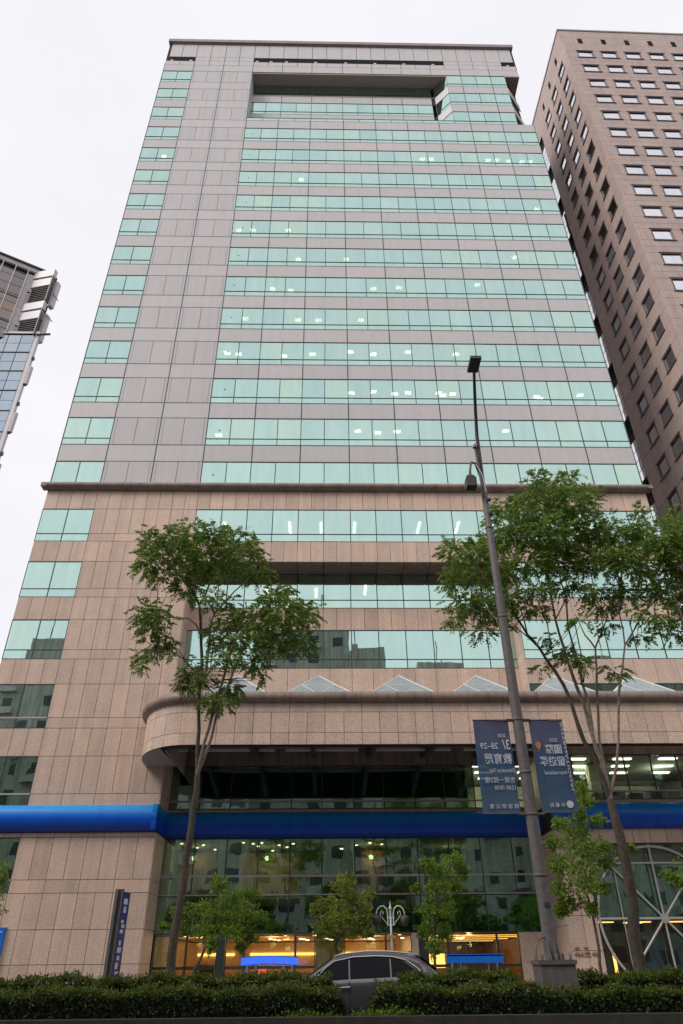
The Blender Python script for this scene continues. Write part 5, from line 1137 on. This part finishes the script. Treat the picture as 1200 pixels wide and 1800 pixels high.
# banners: printed on the far side, the print showing through reversed
def banner(x0, x1, z0, z1, label):
    r_ = thing('cloth_banner', ((x0+x1)/2, PY-.02, z1), label, 'banner', 'blue banners on the lamp post')
    mb = MB(); nx, nz_ = 8, 16; vs = []
    for j in range(nz_+1):
        for i in range(nx+1):
            u, v = i/nx, j/nz_
            vs.append((x0+(x1-x0)*u, PY-.02+.012*math.sin(u*5+v*4)+.008*math.sin(v*9), z0+(z1-z0)*v))
    o_ = [(x, y+.006, z) for x, y, z in vs]; m_ = len(vs)
    fs = [(j*(nx+1)+i, j*(nx+1)+i+1, (j+1)*(nx+1)+i+1, (j+1)*(nx+1)+i) for j in range(nz_) for i in range(nx)]
    mb.add(vs+o_, fs+[tuple(m_+q for q in f)[::-1] for f in fs], True); mb.build('cloth', 'banner', r_)
    MB().tube([(x0-.01, PY-.02, z1+.012), (x1+.01, PY-.02, z1+.012)], .013, 6).build('rod', 'steel_dark', r_)
    MB().tube([(x0-.01, PY-.02, z0-.005), (x1+.01, PY-.02, z0-.005)], .011, 6).build('rod', 'steel', r_)
    return r_
bl = banner(22.20, 23.0, 4.10, 6.06, 'blue cloth banner left of the post, reversed print with 3/28~29')
br = banner(23.47, 24.24, 4.12, 6.06, 'blue cloth banner right of the post, reversed print with a small orange balloon')
def bt_(par, s, size, xr, z, mat='banner_text', bold=.0, sx=1.0, rot=(R(90), 0, 0)):
    """reversed lettering: starts at its right end xr"""
    return text_mesh(s, size, mat, par, (xr, PY-.042, z), rot=rot, depth=.0015, name='print', flip=True, bold=bold, sx=sx)
bt_(bl, '2020', .115, 22.90, 5.68, sx=.8); bt_(bl, '3/', .30, 22.97, 5.42, bold=.004, sx=.72); bt_(bl, '28~29', .19, 22.70, 5.43, bold=.002, sx=.82)
bt_(bl, '教育展', .235, 22.97, 5.13, bold=.003, sx=.88); bt_(bl, 'Education Fair', .125, 22.99, 4.93, sx=.78)
bt_(bl, '世貿一館2樓', .135, 22.98, 4.72, sx=.9); bt_(bl, '12:00 18:00', .125, 22.98, 4.57, sx=.8); bt_(bl, '國 留 學 公 會', .105, 22.98, 4.20, sx=.98)
bt_(br, '2020', .115, 24.05, 5.58, sx=.8); bt_(br, '國際', .215, 24.12, 5.34, bold=.003, sx=.88); bt_(br, '留遊學', .215, 24.15, 5.08, bold=.003, sx=.9); bt_(br, 'International', .125, 24.14, 4.88, sx=.78)
bt_(br, '中 華 民', .10, 23.98, 4.22, sx=.95)
q = bt_(br, 'INTERNATIONAL', .085, 24.225, 6.02, rot=(R(90), R(-90), 0), sx=2.3)
mb = MB(); mb.prism([(24.08+.075*math.cos(a), .075*math.sin(a)) for a in [2*math.pi*i/20 for i in range(20)]], 0, .003)
e = mb.build('print', 'banner_text', br); e.rotation_euler = (R(90), 0, 0); e.location = Vector((24.08, PY-.042, 4.27))-wloc(br)
mb = MB(); mb.prism([(.07*math.cos(a)*(1 if math.sin(a) > 0 else .75), .085*math.sin(a)) for a in [2*math.pi*i/20 for i in range(20)]], 0, .003)
e = mb.build('print', 'banner_orange', br); e.rotation_euler = (R(90), 0, 0); e.location = Vector((23.60, PY-.042, 5.50))-wloc(br)
MB().box(23.585, 23.615, PY-.043, PY-.04, 5.37, 5.40).build('print', 'banner_orange', br)
MB().box(PX-.27, PX+.27, PY-.06, PY+.02, 6.04, 6.09).build('banner_bracket', 'steel_dark', lp); MB().box(PX-.27, PX+.27, PY-.06, PY+.02, 4.07, 4.11).build('banner_bracket', 'steel', lp)

# ------------------------------------------------------------------ car
car = thing('estate_car', (19.4, -19.3, 0), 'dark grey estate car with silver roof rails passing behind the hedges, facing left', 'car')
CY = -19.3
# stations along the length: x, floor z, sill z, belt z, half width at belt, roof z, half width at roof
ST = [(16.92, .42, .50, .68, .55, .70, .50), (17.05, .30, .42, .80, .78, .84, .66), (17.45, .25, .38, .92, .88, 1.00, .74), (18.0, .25, .38, 1.00, .91, 1.10, .76), (18.42, .25, .38, 1.06, .92, 1.19, .76),
      (18.75, .25, .38, 1.12, .92, 1.39, .70), (19.05, .25, .38, 1.15, .92, 1.57, .66), (19.4, .25, .38, 1.17, .92, 1.645, .64), (19.8, .25, .38, 1.18, .92, 1.67, .63), (20.3, .25, .38, 1.20, .92, 1.665, .63),
      (20.7, .25, .38, 1.22, .92, 1.64, .62), (20.98, .25, .38, 1.23, .91, 1.60, .61), (21.22, .25, .38, 1.23, .90, 1.47, .60), (21.45, .28, .40, 1.22, .88, 1.30, .62), (21.60, .36, .46, 1.10, .82, 1.14, .62), (21.66, .45, .52, .90, .76, .94, .58)]
mb = MB(); rows = []
for (x, f, s_, bz, hb, rz, hr) in ST:
    sec = [(hb*.82, f), (hb*.98, s_), (hb, (s_+bz)/2+.02), (hb*.985, bz-.13), (hb*.955, bz-.02), (hb*.93, bz), (hr+(hb*.93-hr)*.45, bz+(rz-bz)*.55), (hr, rz-.05 if rz-bz > .1 else rz-.02), (hr*.85, rz), (0, rz+.015)]
    full = [(-a, z) for a, z in sec]+[(a, z) for a, z in sec[-2::-1]]
    rows.append([(x, CY+a, z) for a, z in full])
m_ = len(rows[0]); mb.add([p for r_ in rows for p in r_], [(i*m_+j, (i+1)*m_+j, (i+1)*m_+j+1, i*m_+j+1) for i in range(len(rows)-1) for j in range(m_-1)]+[(i*m_+m_-1, (i+1)*m_+m_-1, (i+1)*m_, i*m_) for i in range(len(rows)-1)], True)
mb.add(rows[0], [tuple(range(m_))]); mb.add(rows[-1], [tuple(range(m_))[::-1]])
bodyo = mb.build('body', 'car_paint', car)
def at_x(x):
    for a, b in zip(ST[:-1], ST[1:]):
        if a[0] <= x <= b[0]: t = (x-a[0])/(b[0]-a[0]); return [a[i]+(b[i]-a[i])*t for i in range(7)]
def gp(x, t, s, out=.006):
    _, f, sl, bz, hb, rz, hr = at_x(x)
    h0 = hb*.93; z0 = bz; z1 = rz-.05; hm = hr+(h0-hr)*.45; zm = bz+(rz-bz)*.55
    z = z0+(z1-z0)*t
    hw = h0+(hm-h0)*((z-z0)/(zm-z0)) if z < zm else hm+(hr-hm)*((z-zm)/max(1e-3, z1-zm))
    return (x, CY+s*(hw+out), z)
for s_ in (-1, 1):
    for nm, xs in (('side_window', [18.72, 18.85, 19.0, 19.15, 19.395]), ('side_window', [19.425, 19.7, 19.95, 20.325]), ('side_window', [20.355, 20.55, 20.75, 20.98])):
        mb = MB(); vs = []
        for x in xs:
            t1 = .90; 
            if x >= 20.9: t1 = .12
            elif x > 20.7: t1 = .62
            elif x > 20.5: t1 = .85
            for t in (.03, .3, .6, t1): vs.append(gp(x, min(t, t1), s_, .008))
        mb.add(vs, [(i*4+j, (i+1)*4+j, (i+1)*4+j+1, i*4+j+1) for i in range(len(xs)-1) for j in range(3)], True); mb.build(nm, 'car_glass', car)
    pts = [gp(x, t, s_, .014) for x, t in ((18.60, .0), (18.72, .55), (18.9, .86), (19.1, .95), (19.5, .97), (20.0, .97), (20.4, .95), (20.7, .82), (20.95, .42), (21.05, .10))]
    MB().tube(pts, .019, 6).build('window_trim', 'chrome', car)
    MB().tube([(x, CY+s_*(at_x(x)[6]*.93), at_x(x)[5]+.03) for x in (19.12, 19.3, 19.8, 20.3, 20.8, 21.0)], .018, 6).build('roof_rail', 'chrome', car)
    for xs in ((19.24, 19.36), (20.20, 20.32)): MB().tube([(xs[0]-.06, CY+s_*.945, 1.02), (xs[1]+.06, CY+s_*.955, 1.03)], .018, 6).build('door_handle', 'chrome', car)
    for x in (19.41, 20.34): MB().box(x-.006, x+.006, CY+s_*.912-.012, CY+s_*.912+.012, .42, 1.14).build('door_gap', 'rubber', car)
    MB().box(17.9, 20.9, CY+s_*.90-.03, CY+s_*.90+.03, .28, .42).build('sill_cladding', 'rubber', car)
    for x in (17.75, 20.72):
        wh = MB(); wh.tube([(x, CY+s_*.93, .34), (x, CY+s_*.72, .34)], .34, 24); wo_ = wh.build('wheel', 'rubber', car); MB().tube([(x, CY+s_*.945, .34), (x, CY+s_*.90, .34)], .21, 16).build('rim', 'steel', wo_)
    MB().box(21.40, 21.62, CY+s_*.76-.07, CY+s_*.76+.07, 1.06, 1.22).build('tail_lamp', 'tail', car)
    MB().box(17.02, 17.2, CY+s_*.62-.12, CY+s_*.62+.12, .68, .80).build('headlight', 'chrome', car)
    MB().box(18.62, 18.82, CY+s_*1.02-.08, CY+s_*1.02+.08, 1.12, 1.25).build('wing_mirror', 'car_paint', car)
mb = MB(); mb.add([(18.50, CY-.66, 1.235), (18.50, CY+.66, 1.235), (19.04, CY+.56, 1.59), (19.04, CY-.56, 1.59)], [(0,1,2,3)]); mb.build('windscreen', 'car_glass', car)
mb = MB(); mb.add([(21.05, CY-.55, 1.60), (21.05, CY+.55, 1.60), (21.44, CY+.60, 1.33), (21.44, CY-.60, 1.33)], [(0,1,2,3)]); mb.build('rear_window', 'car_glass', car)
MB().prism([(20.95, CY-.56), (21.22, CY-.54), (21.22, CY+.54), (20.95, CY+.56)], 1.585, 1.615).build('roof_spoiler', 'car_paint', car)
mb = MB(); mb.add([(20.75, CY-.02, 1.65), (20.9, CY-.02, 1.65), (20.9, CY+.02, 1.65), (20.75, CY+.02, 1.65), (20.88, CY-.005, 1.71), (20.88, CY+.005, 1.71)], [(0,1,4), (1,2,5,4), (2,3,5), (3,0,4,5)]); mb.build('roof_fin', 'car_paint', car)

# ------------------------------------------------------------------ twin-armed park lamp
sl = thing('twin_lamp', (21.2, -10, .14), 'small grey twin-armed lamp with scrolled brackets, behind the car roof', 'street lamp')
sx_, sy_ = 21.2, -10.0
MB().lathe((sx_, sy_, .14), [(0, .12), (.3, .12), (.35, .07), (1.95, .052), (1.97, .04), (2.12, .04), (2.15, .062), (2.19, .062), (2.2, .035), (2.95, .03)], 14).build('pole', 'white_paint', sl)
MB().lathe((sx_, sy_, 3.09), [(0, .03), (.02, .055), (.07, .055), (.10, .03), (.16, .022), (.24, .01), (.34, .0)], 10).build('finial', 'white_paint', sl)
for s_ in (-1, 1):
    MB().tube([(sx_+s_*.10, sy_, 2.60), (sx_+s_*.10, sy_, 2.95), (sx_+s_*.13, sy_, 3.12), (sx_+s_*.24, sy_, 3.21), (sx_+s_*.37, sy_, 3.20), (sx_+s_*.47, sy_, 3.10), (sx_+s_*.51, sy_, 2.97)], .022, 8).build('arm', 'white_paint', sl)
    MB().tube([(sx_+s_*.08, sy_, 2.60), (sx_+s_*.28, sy_, 2.82), (sx_+s_*.38, sy_, 2.95), (sx_+s_*.33, sy_, 3.06), (sx_+s_*.26, sy_, 3.02), (sx_+s_*.27, sy_, 2.95)], .014, 6).build('scroll', 'white_paint', sl)
    MB().lathe((sx_+s_*.51, sy_, 2.56), [(0, .02), (.04, .09), (.18, .155), (.30, .16), (.32, .13), (.36, .05), (.42, .02)], 14).build('lamp_shade', 'lamp_dark', sl)
for z in (2.62, 2.85): MB().tube([(sx_-.14, sy_, z), (sx_+.14, sy_, z)], .018, 6).build('crossbar', 'white_paint', sl)

# ------------------------------------------------------------------ blue awnings, sign pylon and wall sign
def awning(x0, x1, z0, z1, y, mat, label, cells):
    a = thing('blue_awning', ((x0+x1)/2, y, .14), label, 'awning', 'blue awnings along the pavement')
    n = cells; mb_ = MB()
    for i in range(n):
        u0, u1 = i/n, (i+1)/n
        def yy(u): return y-.35*math.sin(math.pi*u)
        def zz_(u): return .05*math.sin(math.pi*u)
        xa, xb = x0+(x1-x0)*u0+.012, x0+(x1-x0)*u1-.012
        mb_ = MB(); mb_.add([(xa, yy(u0), z0+zz_(u0)), (xb, yy(u1), z0+zz_(u1)), (xb, yy(u1), z1+zz_(u1)), (xa, yy(u0), z1+zz_(u0)), (xa, yy(u0)+.06, z0+zz_(u0)), (xb, yy(u1)+.06, z0+zz_(u1)), (xb, yy(u1)+.06, z1+zz_(u1)), (xa, yy(u0)+.06, z1+zz_(u0))],
            [(0,1,2,3), (4,7,6,5), (0,4,5,1), (3,2,6,7), (0,3,7,4), (1,5,6,2)]); mb_.build('fascia_panel', mat, a)
        for (za, zb_) in ((z0-.03, z0), (z1, z1+.03)):
            f_ = MB(); f_.add([(xa-.015, yy(u0)-.02, za+zz_(u0)), (xb+.015, yy(u1)-.02, za+zz_(u1)), (xb+.015, yy(u1)-.02, zb_+zz_(u1)), (xa-.015, yy(u0)-.02, zb_+zz_(u0)), (xa-.015, yy(u0)+.08, za+zz_(u0)), (xb+.015, yy(u1)+.08, za+zz_(u1)), (xb+.015, yy(u1)+.08, zb_+zz_(u1)), (xa-.015, yy(u0)+.08, zb_+zz_(u0))],
                [(0,1,2,3), (4,7,6,5), (0,4,5,1), (3,2,6,7), (0,3,7,4), (1,5,6,2)]); f_.build('rim', 'blue', a)
    MB().box(x0, x1, y, y+.7, z1-.04, z1).build('roof', 'blue', a)
    for x in (x0+.25, x0+.6, x1-.6, x1-.25): MB().tube([(x, y+.3, .14), (x, y+.3, z0)], .035, 8).build('post', 'mullion_light', a)
awning(15.45, 17.78, 1.46, 1.70, -5, 'blue_lit', 'glowing blue arched awning in front of the lobby, left of the car', 5)
awning(23.85, 26.2, 1.50, 1.74, -5, 'blue_sign', 'plain unlit blue awning right of the car', 1)
py = thing('sign_pylon', (10.85, -7.3, .14), 'slim steel sign pylon with a narrow blue lettered face', 'sign')
PA = R(-62)
def pyl(name, mat, a0, a1, b0, b1, z0, z1):
    m3 = MB(); ca, sa = math.cos(PA), math.sin(PA)
    P = [(10.85+a*ca-b_*sa, -7.3+a*sa+b_*ca) for a, b_ in ((a0, b0), (a1, b0), (a1, b1), (a0, b1))]
    return m3.prism(P, z0, z1).build(name, mat, py)
MB().box(10.55, 10.66, -7.3, -7.1, .14, 4.04).build('edge_post', 'steel', py); MB().box(10.66, 10.82, -7.24, -7.1, .14, 4.04).build('recess_panel', 'steel_dark', py); MB().box(10.82, 10.86, -7.32, -7.1, .14, 4.04).build('edge_strip', 'chrome', py)
mbp = MB(); mbp.prism([(10.87, -7.28), (11.02, -6.7), (10.99, -6.69), (10.84, -7.27)], .3, 3.95); face = mbp.build('sign_face', plain('navy_sign', (.03, .035, .16), rough=.35, var=.3, nscale=2), py)
da = math.atan2(.58, .15)
for i, (z, h_) in enumerate(((3.72, .20), (3.45, .22), (2.98, .10), (2.84, .12), (2.66, .12), (2.30, .16), (2.08, .18), (1.80, .14), (1.58, .20), (1.30, .1), (1.1, .12))):
    t0, t1 = .25+.1*(i % 2), .75-.08*(i % 3)
    a0, a1 = Vector((10.87, -7.29)).lerp(Vector((11.02, -6.71)), t0), Vector((10.87, -7.29)).lerp(Vector((11.02, -6.71)), t1)
    MB().prism([(a0.x+.004, a0.y-.004), (a1.x+.004, a1.y-.004), (a1.x, a1.y), (a0.x, a0.y)], z-h_, z).build('lettering', 'banner_text', face)
ws = thing('wall_sign', (2.6, -.1, 1.5), 'bright blue sign panel on the granite wall at the left edge', 'sign')
MB().box(1.2, 3.72, -.14, -.005, 1.2, 3.05).build('sign_face', 'blue_sign', ws); MB().box(1.18, 3.74, -.10, -.02, 3.05, 3.08).build('sign_rim', 'mullion_light', ws); MB().box(3.35, 3.6, -.146, -.141, 2.86, 2.90).build('print', 'banner_text', ws)
